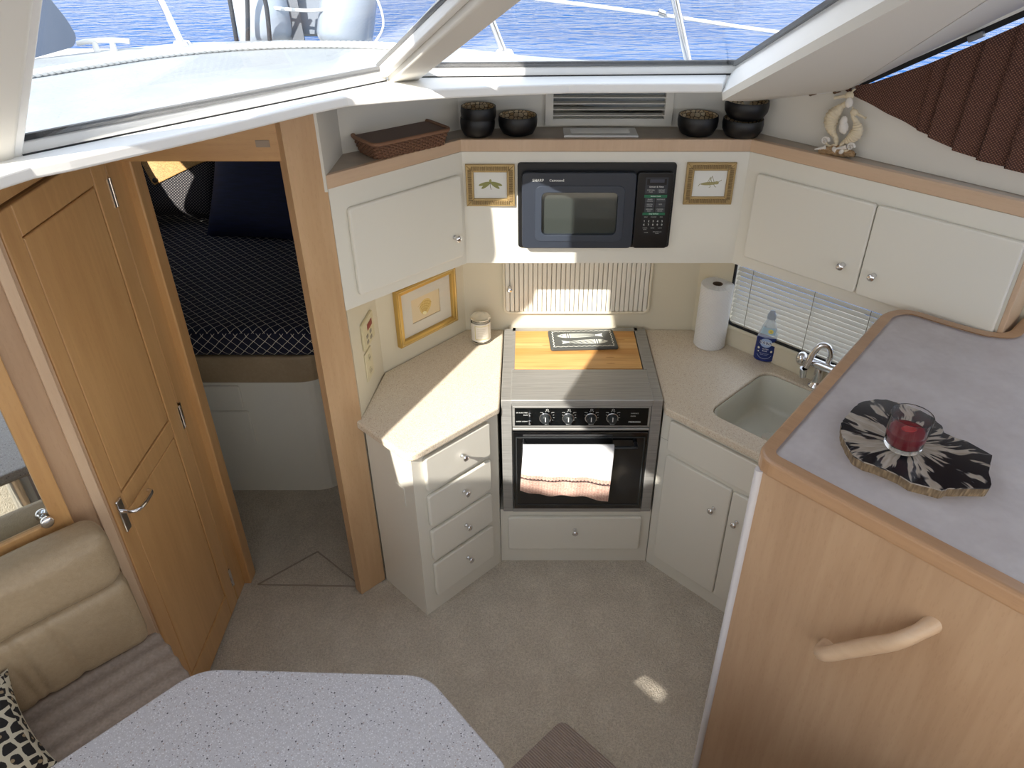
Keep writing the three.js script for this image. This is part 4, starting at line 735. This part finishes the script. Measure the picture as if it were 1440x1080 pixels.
// ---- seahorse ornament
{
  const t = thing('seahorse_ornament', 'cream seahorse pair ornament on driftwood at the end of the shelf', 'ornament', [1.000, 1.7465, -2.468], -40);
  const ivory = std(new THREE.Color().setRGB(0.72, 0.62, 0.44), 0.6), shellM = std(new THREE.Color().setRGB(0.76, 0.72, 0.66), 0.5), drift = std(0xffffff, 0.85, 0, { map: tex(128, 0.05, (u, v) => mix3([196, 166, 126], [120, 92, 62], fbm(u, v, 6, 30, 3, 401))) });
  part('driftwood', metre(taper([[-0.062, 0.006, 0.012], [-0.035, 0.013, 0.005], [0, 0.016, 0], [0.035, 0.015, 0], [0.052, 0.014, 0.003]], (s, j) => 0.004 + 0.014 * Math.sin(Math.PI * (0.1 + 0.86 * s)) + 0.0015 * Math.sin(j * 30 + s * 40), 40, 14)), drift, t);
  const body = (pts, k) => taper(pts, (s) => k * (s < 0.16 ? 0.0055 + 0.02 * s : s < 0.62 ? 0.0087 + 0.0125 * Math.sin((s - 0.16) / 0.46 * Math.PI) : 0.0087 - 0.006 * (s - 0.62) / 0.38) * (1 + (s > 0.12 ? 0.11 * Math.pow(Math.abs(Math.sin(s * 75)), 3) : 0)), 220, 16);
  const a = part('seahorse', body([[-0.004, 0.180, 0.004], [-0.008, 0.168, 0], [-0.028, 0.145, 0], [-0.046, 0.112, 0], [-0.040, 0.078, 0], [-0.020, 0.052, 0], [-0.016, 0.034, 0.002], [-0.034, 0.026, 0.006], [-0.046, 0.034, 0.006], [-0.040, 0.044, 0.006]], 1.0), ivory, t);
  part('head', join([new THREE.SphereGeometry(0.0125, 18, 14).scale(1.1, 1, 0.8).translate(-0.006, 0.186, 0.004), taper([[-0.012, 0.184, 0.004], [-0.030, 0.180, 0.006], [-0.050, 0.174, 0.008]], (s) => 0.006 - 0.0025 * s + (s > 0.85 ? 0.0012 : 0), 20, 10), taper([[-0.002, 0.194, 0.003], [0.002, 0.203, 0.002], [0.008, 0.206, 0]], (s) => 0.004 - 0.003 * s, 10, 8)]), ivory, a);
  const b = part('seahorse', body([[0.018, 0.138, 0.010], [0.020, 0.128, 0.008], [0.034, 0.112, 0.006], [0.042, 0.088, 0.006], [0.030, 0.064, 0.006], [0.008, 0.044, 0.006], [0.004, 0.030, 0.008], [0.022, 0.024, 0.012], [0.032, 0.034, 0.012], [0.026, 0.042, 0.012]], 0.86), ivory, t);
  part('head', join([new THREE.SphereGeometry(0.011, 18, 14).scale(1.1, 1, 0.8).translate(0.021, 0.142, 0.010), taper([[0.028, 0.141, 0.010], [0.044, 0.136, 0.012], [0.062, 0.132, 0.014]], (s) => 0.0052 - 0.0022 * s + (s > 0.85 ? 0.001 : 0), 20, 10), taper([[0.016, 0.150, 0.010], [0.012, 0.157, 0.009]], (s) => 0.0035 - 0.002 * s, 8, 8)]), ivory, b);
  const spiral = (x, y, z, r) => taper(Array.from({ length: 26 }, (_, i) => { const q = i / 25, an = q * 11; return [x + r * (1 - q) * Math.cos(an), y + r * (1 - q) * Math.sin(an), z + 0.004 * q]; }), (s) => r * 0.42 * (1 - 0.8 * s), 70, 8);
  for (const s of [[-0.050, 0.042, 0.010, 0.013], [0.036, 0.040, 0.016, 0.012]]) part('snail_shell', spiral(...s), shellM, t);
  const scallop = (x, y, z, k, rot) => { const g = new THREE.SphereGeometry(1, 30, 16); const p = g.attributes.position; for (let i = 0; i < p.count; i++) { const an = Math.atan2(p.getX(i), p.getY(i)), f = 1 + 0.06 * Math.cos(an * 12); p.setXYZ(i, p.getX(i) * f, p.getY(i) * f, p.getZ(i) * 0.45 * f); } g.computeVertexNormals(); return g.scale(k * 0.75, k, k).rotateZ(rot).translate(x, y, z); };
  for (const s of [[0.000, 0.092, 0.010, 0.020, 0.3], [-0.004, 0.112, 0.012, 0.015, -0.2], [0.000, 0.168, 0.012, 0.016, 0.1], [-0.012, 0.022, 0.016, 0.010, 0.4], [0.012, 0.020, 0.018, 0.009, -0.6]]) part('shell', scallop(...s), shellM, t);
  for (const s of [[-0.052, 0.016, 0.018], [0.012, 0.030, 0.022]]) part('spire_shell', taper([[s[0] - 0.022, s[1] - 0.004, s[2]], [s[0] + 0.014, s[1] + 0.008, s[2] - 0.004]], (q) => 0.002 + 0.0055 * q * (1 + 0.15 * Math.sin(q * 40)), 30, 10), shellM, t);
}
// ---- curtain on the pointed side window
{
  const t = thing('curtain', 'dark brown woven curtain hanging over the pointed side window', 'curtain', [SW.x, 0, SW.z], SW.deg);
  const top = [[0.190, 1.951], [0.267, 1.971], [0.422, 2.050], [0.494, 2.093], [0.568, 2.138], [0.634, 2.180], [0.90, 2.335], [1.20, 2.50]], bot = [[0.194, 1.938], [0.300, 1.908], [0.412, 1.878], [0.560, 1.836], [0.640, 1.823], [0.756, 1.814], [0.95, 1.800], [1.20, 1.790]];
  const lerpPath = (P, k) => { const f = clamp(k, 0, 0.9999) * (P.length - 1), i = Math.floor(f), q = f - i; return [mix(P[i][0], P[i + 1][0], q), mix(P[i][1], P[i + 1][1], q)]; };
  const pleat = (s) => { const d = (s - 0.48) / 0.075, fr = d - Math.floor(d); return s < 0.44 ? 0.003 * Math.sin(s * 60) : 0.020 * (1 - fr) ** 0.8; };
  const map = tex(256, 0.06, (u, v, i, j) => { const a = Math.sin((u + v) * Math.PI * 2 * 7) * 0.5 + 0.5, b = Math.sin((u - v) * Math.PI * 2 * 7) * 0.5 + 0.5, h = hash(i >> 2, j >> 1, 411); return mix3([62, 38, 30], [188, 138, 114], clamp(0.75 * a * b + 0.6 * (h - 0.45))); });
  const bump = tex(128, 0.06, (u, v) => 0.5 + 0.25 * Math.sin((u + v) * Math.PI * 14) + 0.25 * Math.sin((u - v) * Math.PI * 14), true);
  const g = sheet(260, 14, (u, v) => { const a = lerpPath(bot, u), b = lerpPath(top, u), s = mix(a[0], b[0], v); return [s, mix(a[1], b[1], v), 0.016 + pleat(s) * (0.6 + 0.4 * (1 - v))]; }, 0.003);
  part('cloth', metre(g), std(0xffffff, 0.9, 0, { map, bumpMap: bump, bumpScale: 0.002, side: THREE.DoubleSide }), t);
  part('snap', new THREE.SphereGeometry(0.006, 14, 10).translate(0.222, 1.948, 0.022), std(0xb9b6ae, 0.3, 0.5), t);
}
for (const [s, y, w] of [[0.075, 1.905, 'small brown hook in the side wall between the bowls and the seahorse'], [0.155, 1.925, 'small brown hook in the side wall right behind the seahorse head']]) { const h = thing('curtain_hook', w, 'hook', S0(s, y, 0.006), SW.deg, 'hooks on the side wall molding'); part('hook_body', join([new THREE.SphereGeometry(0.006, 12, 8).scale(1, 0.8, 0.7), tube([[0, 0, 0.002], [0.012, 0.003, 0.008], [0.022, 0.008, 0.004]], 0.0022, 12, 6)]), std(0x6e543c, 0.5), h); }

// ================================================================ FURNITURE
// ---- tall peninsula cabinet
{
  const T = 1.36, t = thing('peninsula_cabinet', 'tall wooden peninsula cabinet with grey laminate top and grab handle', 'cabinet', [0.533, 0, -1.419], -45);
  const inv = new THREE.Matrix4().makeRotationY(rad(45)).multiply(new THREE.Matrix4().makeTranslation(-0.533, 0, 1.419));
  const P = [[0.533, -1.419], [1.115, -2.132], [1.20, -2.155], [1.285, -2.075], [1.372, -2.006], [1.432, -1.996], [1.53, -2.095], [1.75, -1.875], [1.75, -0.60], [1.30, -0.60]];
  const R = [0.055, 0.05, 0.06, 0.05, 0.05, 0.04, 0.02, 0.02, 0.02, 0.02];
  const L = P.map(([x, z]) => { const v = V(x, 0, z).applyMatrix4(inv); return [v.x, v.z]; });
  const inset = (pts, d) => pts.map((p, i) => { const n = pts.length, a = pts[(i + n - 1) % n], b = pts[(i + 1) % n], u = [p[0] - a[0], p[1] - a[1]], w = [b[0] - p[0], b[1] - p[1]], lu = Math.hypot(...u), lw = Math.hypot(...w), n1 = [-u[1] / lu, u[0] / lu], n2 = [-w[1] / lw, w[0] / lw], k = 1 + n1[0] * n2[0] + n1[1] * n2[1]; return [p[0] + d * (n1[0] + n2[0]) / k, p[1] + d * (n1[1] + n2[1]) / k]; });
  const area = L.reduce((s, p, i) => { const q = L[(i + 1) % L.length]; return s + p[0] * q[1] - q[0] * p[1]; }, 0), sg = area > 0 ? 1 : -1;
  part('body', prism(inset(L, sg * 0.014), 0, T - 0.03, { r: R.map((x, i) => i ? x * 0.9 : 0.01) }), M.penWood, t);
  { const c0 = inset(L, sg * 0.014)[0]; part('corner_trim', cyl(0.011, 0.011, T - 0.044, c0[0] + 0.002, 0, c0[1] - 0.002, 20), std(0xd6d2d4, 0.35), t, 'pale corner bead'); }
  part('rim', prism(L, T - 0.042, T + 0.004, { r: R, bevel: 0.009, holes: [inset(L, sg * 0.026)], holeR: 0.03, swap: true }), M.rimWood, t, 'rounded wooden edging');
  part('top', prism(inset(L, sg * 0.022), T - 0.03, T - 0.003, { r: R.map((x) => x * 0.8) }), M.laminate, t, 'grey laminate top');
  part('grab_handle', (() => {
    const bar = [[0.285, 0.925, -0.012], [0.284, 0.927, 0.040], [0.296, 0.942, 0.056], [0.34, 0.998, 0.056], [0.385, 1.055, 0.056], [0.425, 1.105, 0.054], [0.455, 1.145, 0.035], [0.480, 1.176, -0.012]];
    return metre(taper(bar, (s, j) => (0.0165 + 0.004 * Math.sin(Math.PI * s)) * (1 + 0.05 * Math.cos(j * Math.PI * 4)) + (s > 0.85 ? 0.008 * (s - 0.85) / 0.15 : 0), 60, 18), true);
  })().translate(0, 0, -0.014), M.trimWood, t, 'pale wooden grab handle');
}
// ---- petrified wood slice and candle glass
{
  const pts = [[0.767, -1.514], [0.783, -1.537], [0.824, -1.585], [0.853, -1.606], [0.888, -1.616], [0.916, -1.615], [0.944, -1.597], [0.981, -1.561], [0.999, -1.531], [1.007, -1.503], [1.001, -1.475], [1.021, -1.453], [1.039, -1.442], [1.059, -1.411], [1.072, -1.39], [1.048, -1.351], [1.033, -1.326], [1.02, -1.289], [1.01, -1.275], [0.977, -1.275], [0.923, -1.275], [0.901, -1.268], [0.876, -1.28], [0.846, -1.293], [0.831, -1.317], [0.81, -1.336], [0.789, -1.353], [0.768, -1.365], [0.753, -1.385], [0.75, -1.421], [0.752, -1.464], [0.758, -1.492]];
  const c = [0.90, -1.44], t = thing('petrified_wood_slice', 'black and white petrified wood slice on the grey laminate top', 'stone slice', [c[0], 1.357, c[1]]);
  const L = pts.map(([x, z]) => [x - c[0], z - c[1]]), jag = [];
  L.forEach((p, i) => { const q = L[(i + 1) % L.length]; for (let k = 0; k < 4; k++) { const f = k / 4, w = 0.0022 * (rnd() - 0.5); jag.push([mix(p[0], q[0], f) + w, mix(p[1], q[1], f) + w]); } });
  const S = 0.36, face = tex(512, S, (u, v) => {
    const x = (u - 0.5) * S + 0.01, y = (v - 0.5) * S + 0.01, a = Math.atan2(y, x), r = Math.hypot(x, y), uu = mod(a / 6.2832 + 0.03 * fbm(u, v, 8, 8, 2, 422), 1);
    const ray = fbm(uu, r / 0.36, 44, 5, 3, 421), fine = fbm(uu, r / 0.36, 120, 12, 2, 425), patch = fbm(u, v, 7, 7, 3, 423), k = ray * 0.62 + fine * 0.3 + 0.36 * (patch - 0.5) + 0.10 * (0.09 - r) / 0.09;
    const w = clamp((k - 0.415) * 14); return mix3([16, 18, 24], mix3([188, 180, 170], [150, 138, 124], fine), w);
  });
  face.offset.set(0.5, 0.5);
  part('polished_face', prism(jag, 0.0235, 0.0265), std(0xffffff, 0.22, 0, { map: face, clearcoat: 0.5, clearcoatRoughness: 0.15 }), t);
  const g = prism(jag, 0, 0.0237), p = g.attributes.position;
  for (let i = 0; i < p.count; i++) { const y = p.getY(i), k = y < 0.01 ? 0.985 : 1; p.setX(i, p.getX(i) * k); p.setZ(i, p.getZ(i) * k); }
  part('bark', g, std(0xffffff, 0.85, 0, { map: tex(256, 0.12, (u, v) => mix3([176, 152, 118], [92, 74, 54], fbm(u, v, 26, 6, 3, 431))), bumpMap: tex(128, 0.12, (u, v) => fbm(u, v, 30, 6, 2, 432), true), bumpScale: 0.004 }), t, 'rough brown bark edge');
}
{
  const t = thing('candle_glass', 'clear glass tumbler half full of red candle wax', 'candle', [0.880, 1.3838, -1.425]);
  part('tumbler', lathe([[0, 0], [0.040, 0], [0.042, 0.003], [0.0475, 0.086], [0.0468, 0.088], [0.0455, 0.086], [0.0400, 0.014], [0.036, 0.011], [0, 0.011]], 48), std(0xffffff, 0.02, 0, { transmission: 1, thickness: 0.003, ior: 1.48 }), t);
  part('wax', lathe([[0, 0.0115], [0.0362, 0.0115], [0.0396, 0.0145], [0.0428, 0.044], [0.038, 0.0425], [0, 0.0415]], 40), std(new THREE.Color().setRGB(0.24, 0.008, 0.02), 0.3, 0, { clearcoat: 0.5 }), t, 'dark red wax');
  part('melted_wax', new THREE.SphereGeometry(0.018, 20, 10).scale(1, 0.12, 0.7).translate(0.006, 0.0425, -0.006), std(new THREE.Color().setRGB(0.45, 0.015, 0.02), 0.2), t);
}
// ---- dinette table
{
  const t = thing('dinette_table', 'speckled grey laminate dinette table with rounded corners', 'table', [-0.55, 0, -0.85]);
  const L = [[-0.805, -1.186], [-0.245, -1.168], [-0.035, -0.926], [-0.40, -0.74], [-1.50, -0.45]].map(([x, z]) => [x + 0.55, z + 0.85]);
  part('tabletop', prism(L, 0.846, 0.880, { r: [0.06, 0.05, 0.04, 0.04, 0.04], bevel: 0.005 }), M.tableTop, t);
  part('edge_band', prism(L.map(([x, z]) => [x * 0.997, z * 0.997]), 0.842, 0.862, { r: [0.06, 0.05, 0.04, 0.04, 0.04] }), std(0xb8afa6, 0.5), t);
  part('pedestal', cyl(0.045, 0.045, 0.84, 0, 0, 0, 32), M.chrome, t);
  part('base', cyl(0.16, 0.12, 0.02, 0, 0, 0, 40), M.chrome, t);
}
// ---- leather settee along the mirror wall
{
  const t = thing('settee', 'tan leather settee below the framed mirror', 'sofa', [-1.2, 0, -1.61], 45);
  const folds = [-0.30, -0.12, 0.0, 0.07, 0.13, 0.18, 0.215, 0.30];
  const wr = (x, y, z, k) => { if (k.z > 0.3) { let g = 0; folds.forEach((f, i) => { const d = (x - f - 0.10 * (0.12 - y) * (i % 2 ? 1 : 0.6)) / 0.011; g -= 0.010 * Math.exp(-d * d) * clamp(0.95 - Math.abs(y + 0.02) * 3.5); }); return g + 0.002 * Math.sin(x * 17 + y * 8); } const n = 0.008 * Math.sin(x * 46 + 3 * Math.sin(y * 9)) * Math.max(0, k.z) * clamp(1.2 - Math.abs(x + 0.0) * 1.2); return n + 0.002 * Math.sin(x * 17 + y * 8); };
  part('base', span(-1.05, -0.03, 0, 0.47, 0.01, 0.60, 0.01), std(0xa18a70, 0.6), t);
  const lower = part('back_cushion', soft(1.02, 0.265, 0.125, 0.035, [200, 24, 8], (x, y, z, k) => wr(x, y, z, k) + (k.z > 0.5 ? 0.008 * Math.cos(y * 10) : 0)).translate(-0.535, 0.737, 0.086), M.leather, t);
  part('head_roll', soft(1.02, 0.195, 0.135, 0.05, [60, 16, 12], (x, y, z, k) => 0.0018 * Math.sin(x * 21 + y * 12)).translate(-0.535, 0.955, 0.090), M.leather, t);
  part('piping', join([tube([[-0.30, 0.86, 0.136], [-0.305, 0.78, 0.142], [-0.27, 0.68, 0.139], [-0.262, 0.62, 0.134]], 0.0025, 24, 6)]), M.leather, lower);
  part('seat_cushion', soft(1.04, 0.15, 0.54, 0.03, [20, 8, 150], (x, y, z, k) => (k.y > 0.3 ? 0.003 * Math.sin(z * 105 + 1.2 * Math.sin(x * 2.5)) + 0.002 * Math.sin(z * 37 + 3 * x) : 0)).translate(-0.52, 0.535, 0.37), M.seatCloth, t, 'taupe ribbed seat cushion');
}
{
  const spots = tex(512, 0.30, (u, v) => { let d0 = 9, id = 0, d1 = 9; const n = 9; for (let a = -1; a <= 1; a++) for (let b = -1; b <= 1; b++) { const cx = Math.floor(u * n) + a, cy = Math.floor(v * n) + b, px = cx + 0.2 + 0.6 * hash(mod(cx, n), mod(cy, n), 441), py = cy + 0.2 + 0.6 * hash(mod(cx, n), mod(cy, n), 442), d = Math.hypot((u * n - px) * 0.85, v * n - py); if (d < d0) { d1 = d0; d0 = d; id = hash(mod(cx, n), mod(cy, n), 443); } else if (d < d1) d1 = d; } const e = d1 - d0 + 0.16 * (fbm(u, v, 30, 30, 2, 444) - 0.5); return e < 0.22 ? [196, 188, 168] : (d0 < 0.13 && id > 0.4 ? [150, 132, 104] : [26, 22, 22]); });
  const t = thing('leopard_pillow', 'black and cream leopard print pillow on the settee', 'pillow', [-1.36, 0.725, -1.055], 45);
  const g = new THREE.Group(); part('cover', pillow(0.30, 0.28, 0.12).rotateX(rad(-60)), std(0xffffff, 0.8, 0, { map: spots, sheen: 0.3 }), t);
}
// ---- floor mat
{
  const m = part('floor_mat', prism([[0.122, -1.615], [0.62, -1.115], [0.12, -0.90], [-0.34, -1.15]], 0.0, 0.008, { r: 0.035, bevel: 0.002 }), std(0xffffff, 0.95, 0, { map: tex(256, 0.12, (u, v, i, j) => mix3([190, 172, 162], [152, 136, 128], clamp(0.5 + 0.5 * Math.sin((u + v) * Math.PI * 2 * 10) * 0.7 + 0.4 * (hash(i, j, 451) - 0.5)))), bumpMap: tex(128, 0.12, (u, v) => 0.5 + 0.5 * Math.sin((u + v) * Math.PI * 20), true), bumpScale: 0.003 }), scene);
  m.name = numbered('floor_mat'); tag(m, 'small ribbed taupe mat with rounded corner on the carpet', 'mat');
}
// ---- berth in the stateroom
{
  const t = thing('berth', 'built-in berth with drawers beyond the doorway', 'bed', [-1.5, 0, -2.84]);
  const out = (x0, x1, z0, z1) => [[x0, z1], [x1, z1], [x1, z0], [x0, z0]];
  part('base', prism(out(-0.68, 0.60, -1.78, 0), 0, 0.66, { r: [0.01, 0.14, 0.01, 0.01] }), M.white, t);
  part('padded_band', prism(out(-0.68, 0.612, -1.78, 0.012), 0.63, 0.765, { r: [0.01, 0.14, 0.01, 0.01], bevel: 0.012 }), M.leather, t, 'tan padded band');
  part('drawer', front(-0.60, 0.222, 0.495, 0.615, 0.014), M.white, t);
  const d = part('drawer', front(-0.60, 0.238, 0.285, 0.478, 0.014), M.white, t); const k = knob(d, -0.029, 0.41, 0.014);
}
{
  const net = tex(512, 0.24, (u, v) => { const n = 5, w = 0.02 * (fbm(u, v, 5, 5, 2, 461) - 0.5), a = mod((u + v + w) * n, 1), b = mod((u - v + w) * n, 1), l = Math.min(a, 1 - a, b, 1 - b), g = fbm(u, v, 60, 60, 2, 462); return l < 0.034 ? [214, 208, 192] : mix3([12, 15, 36], [22, 27, 54], g); });
  const t = thing('blanket', 'navy blanket with a pale diamond net pattern on the berth', 'blanket', [-1.5, 0.765, -2.84]);
  part('cover', soft(1.32, 0.13, 1.80, 0.05, [50, 6, 60], (x, y, z, k) => (k.y > 0.3 ? 0.012 * fbm(mod(x * 0.7 + 5, 1), mod(z * 0.6 + 5, 1), 4, 4, 2, 463) : 0)).translate(-0.02, 0.067, -0.87), std(0xffffff, 0.85, 0, { map: net }), t);
}
{
  const t = thing('dark_pillow', 'black woven pillow with a gold brocade flap on the berth', 'pillow', [-1.90, 1.09, -4.1], 10);
  const weave = tex(128, 0.03, (u, v) => { const a = Math.sin(u * Math.PI * 4) * Math.sin(v * Math.PI * 4); return a > 0.35 ? [128, 122, 118] : [22, 22, 30]; });
  const tilt = -34;
  part('cover', pillow(0.46, 0.38, 0.15).rotateZ(rad(-7)).rotateX(rad(tilt)), std(0xffffff, 0.85, 0, { map: weave }), t);
  const turn7 = (g) => g.rotateZ(rad(-7)).rotateX(rad(tilt));
  const fl = (u, v) => { const x = mix(-0.20, 0.215, u), drop = u < 0.22 ? 0.05 + 0.75 * u : 0.215 - 0.245 * (u - 0.22), y0 = 0.182 - v * drop, k = Math.pow(Math.max(0, (1 - (x / 0.23) ** 4) * (1 - (y0 / 0.19) ** 4)), 0.55); return [x, y0, 0.075 * k + 0.007]; };
  const f = part('flap', turn7(metre(sheet(30, 20, fl, 0.003))), std(0xffffff, 0.6, 0, { map: tex(256, 0.08, (u, v, i, j) => mix3([214, 172, 104], [150, 106, 52], clamp(fbm(u, v, 20, 20, 3, 471) + 0.5 * (hash(i, j, 472) - 0.5)))), side: THREE.DoubleSide }), t, 'gold brocade flap');
  part('button', turn7(new THREE.SphereGeometry(0.014, 16, 10).scale(1, 1, 0.5).translate(-0.10, -0.005, 0.086)), std(0x2a211b, 0.4), f);
  const fr = []; for (let i = 0; i < 40; i++) { const y = -0.18 + i * 0.0092; fr.push(tube([[0.235, y, 0], [0.255, y + 0.004 * (rnd() - 0.5), 0.006 * (rnd() - 0.5)], [0.272 + 0.01 * rnd(), y + 0.012 * (rnd() - 0.5), 0.01 * (rnd() - 0.5)]], 0.0018, 4, 5)); }
  part('fringe', turn7(join(fr).translate(-0.03, 0, 0)), std(0x6a625c, 0.9), t).userData.kind = 'stuff';
}
{
  const t = thing('navy_pillow', 'large plain navy pillow leaning at the head of the berth', 'pillow', [-1.385, 1.10, -3.95], -8);
  part('cover', pillow(0.62, 0.52, 0.20, 28, 0.08).rotateX(rad(-36)), std(0xffffff, 0.75, 0, { map: tex(256, 0.2, (u, v) => { const s = fbm(u, v, 4, 50, 2, 481); return mix3([8, 14, 44], [18, 28, 70], s); }) }), t);
}

// ================================================================ OUTSIDE ON THE FOREDECK
{
  const path = [[-1.60, 1.968, -2.60], [-1.45, 1.968, -2.78], [-1.30, 1.968, -2.94], [-1.10, 1.968, -3.06], [-0.85, 1.968, -3.12], [-0.55, 1.968, -3.10], [-0.40, 1.968, -3.04]], c = new THREE.CatmullRomCurve3(path.map((p) => V(...p)));
  const t = thing('deck_rope', 'thick white twisted rope lying along the foredeck', 'rope');
  const len = c.getLength(), fr = c.computeFrenetFrames(400, false);
  for (let s = 0; s < 3; s++) {
    const strand = []; for (let i = 0; i <= 400; i++) { const q = i / 400, p = c.getPointAt(q), a = q * len / 0.065 * 6.2832 + s * 2.0944; const u = V(0, 1, 0), w = c.getTangentAt(q).cross(u).normalize(); strand.push(p.addScaledVector(u, 0.0062 * Math.cos(a)).addScaledVector(w, 0.0062 * Math.sin(a))); }
    part('strand', new THREE.TubeGeometry(new THREE.CatmullRomCurve3(strand), 500, 0.0072, 7), std(new THREE.Color().setRGB(0.74, 0.74, 0.72), 0.8), t);
  }
}
function stanchion(label, base, top, withRail) {
  const t = thing('rail_stanchion', label, 'railing');
  part('post', tube([base, top], 0.0125, 4, 14), M.chrome, t);
  part('foot', cyl(0.035, 0.028, 0.012, base[0], base[1], base[2], 24), M.chrome, t);
  return t;
}
stanchion('stainless railing post with a dark top fitting on the foredeck', [-1.335, 1.955, -3.20], [-1.40, 2.125, -3.24]).add((() => { const m = new THREE.Mesh(new THREE.SphereGeometry(0.028, 20, 14).translate(-1.40, 2.13, -3.24), std(0x4a4f55, 0.4, 0.6)); m.name = 'top_fitting'; return m; })());
stanchion('short white railing post behind the windshield mullion', [-0.085, 1.955, -3.02], [-0.145, 2.10, -3.03]);
stanchion('long white railing post crossing the life line', [0.555, 1.955, -2.81], [0.44, 2.30, -2.85]);
{
  const t = thing('life_line', 'white life line running along the starboard foredeck', 'railing');
  part('line', tube([[-0.30, 2.20, -2.86], [0.007, 2.158, -2.86], [0.42, 2.11, -2.86], [0.831, 2.055, -2.86], [1.1, 2.03, -2.85]], 0.006, 40, 10), std(0xdfe2e4, 0.5), t);
  part('clip', tube([[0.44, 2.115, -2.85], [0.462, 2.108, -2.85]], 0.012, 4, 12), M.chrome, t);
}
{
  const t = thing('dinghy', 'grey inflatable dinghy stowed beyond the foredeck', 'dinghy', [-0.93, 1.93, -3.55]);
  const hyp = std(new THREE.Color().setRGB(0.30, 0.35, 0.42), 0.3, 0, { clearcoat: 0.4 });
  for (const s of [-1, 1]) part('tube', taper([[s * 0.19 - 0.05, 0.42, -0.30], [s * 0.20 - 0.02, 0.20, -0.12], [s * 0.18, 0.10, 0.02], [s * 0.15, -0.055, 0.07]], (q) => 0.115 * Math.sqrt(Math.max(0.0004, 1 - Math.max(0, (q - 0.9) / 0.1) ** 2)), 60, 24), hyp, t);
  part('floor_panel', slab([[-0.17, 0.0, 0.02], [0.17, 0.0, 0.02], [0.17, 0.40, -0.30], [-0.22, 0.40, -0.30]], 0.02), std(0x6f7884, 0.5), t);
  part('chafe_strip', beam([-0.02, -0.02, 0.10], [-0.10, 0.35, -0.14], 0.05, 0.012), std(0x50565e, 0.6), t);
  part('grab_rope', join([tube([[-0.34, 0.16, -0.02], [-0.1, 0.12, 0.10], [0.15, 0.12, 0.10], [0.36, 0.20, -0.02]], 0.007, 40, 8), tube([[0.12, 0.34, -0.05], [0.22, 0.18, 0.06], [0.26, 0.05, 0.10], [0.20, -0.04, 0.11]], 0.005, 30, 8), tube([[0.20, 0.34, -0.05], [0.30, 0.18, 0.04], [0.33, 0.05, 0.06], [0.27, -0.04, 0.10]], 0.005, 30, 8)]), std(0xe3e6e8, 0.6), t);
}
{
  for (const [x0, x1, k, w] of [[-1.155, -1.150, 0, 'dark grey mooring line hanging straight down beside the railing post'], [-1.075, -1.11, 1, 'bowed dark grey mooring line between the two straight ones'], [-1.045, -1.02, 2, 'dark grey mooring line slanting down next to the dinghy']]) {
    const t = thing('mooring_line', w, 'rope', [0, 0, 0], 0, 'dark mooring lines beside the dinghy');
    part('line', tube([[x0, 2.22, -3.30], [(x0 + x1) / 2 + 0.008 * k, 2.10, -3.30], [x1, 1.93, -3.28]], 0.009, 24, 8), std(0x2d3138, 0.9), t);
  }
  const d = thing('wind_deflector', 'tinted plastic deflector panel at the port edge of the foredeck', 'panel', [-1.72, 1.95, -2.93], 30);
  part('sheet', plate([[-0.14, -0.01], [0.10, 0.035], [0.118, 0.07], [0.10, 0.13], [0.03, 0.28], [-0.16, 0.32]], -0.005, 0.005, { r: 0.02 }), std(new THREE.Color().setRGB(0.10, 0.13, 0.19), 0.25, 0, { transmission: 0.2 }), d);
  const c = thing('deck_cleat', 'white deck cleat next to the tinted panel', 'cleat', [-1.565, 1.955, -3.06], 12);
  part('horn', tube([[-0.09, 0.03, 0], [-0.05, 0.036, 0], [0.05, 0.036, 0], [0.09, 0.03, 0]], 0.009, 20, 10), M.frameWhite, c);
  for (const x of [-0.03, 0.03]) part('foot', cyl(0.012, 0.009, 0.035, x, 0, 0, 14), M.frameWhite, c);
}
renderer.render(scene, camera);
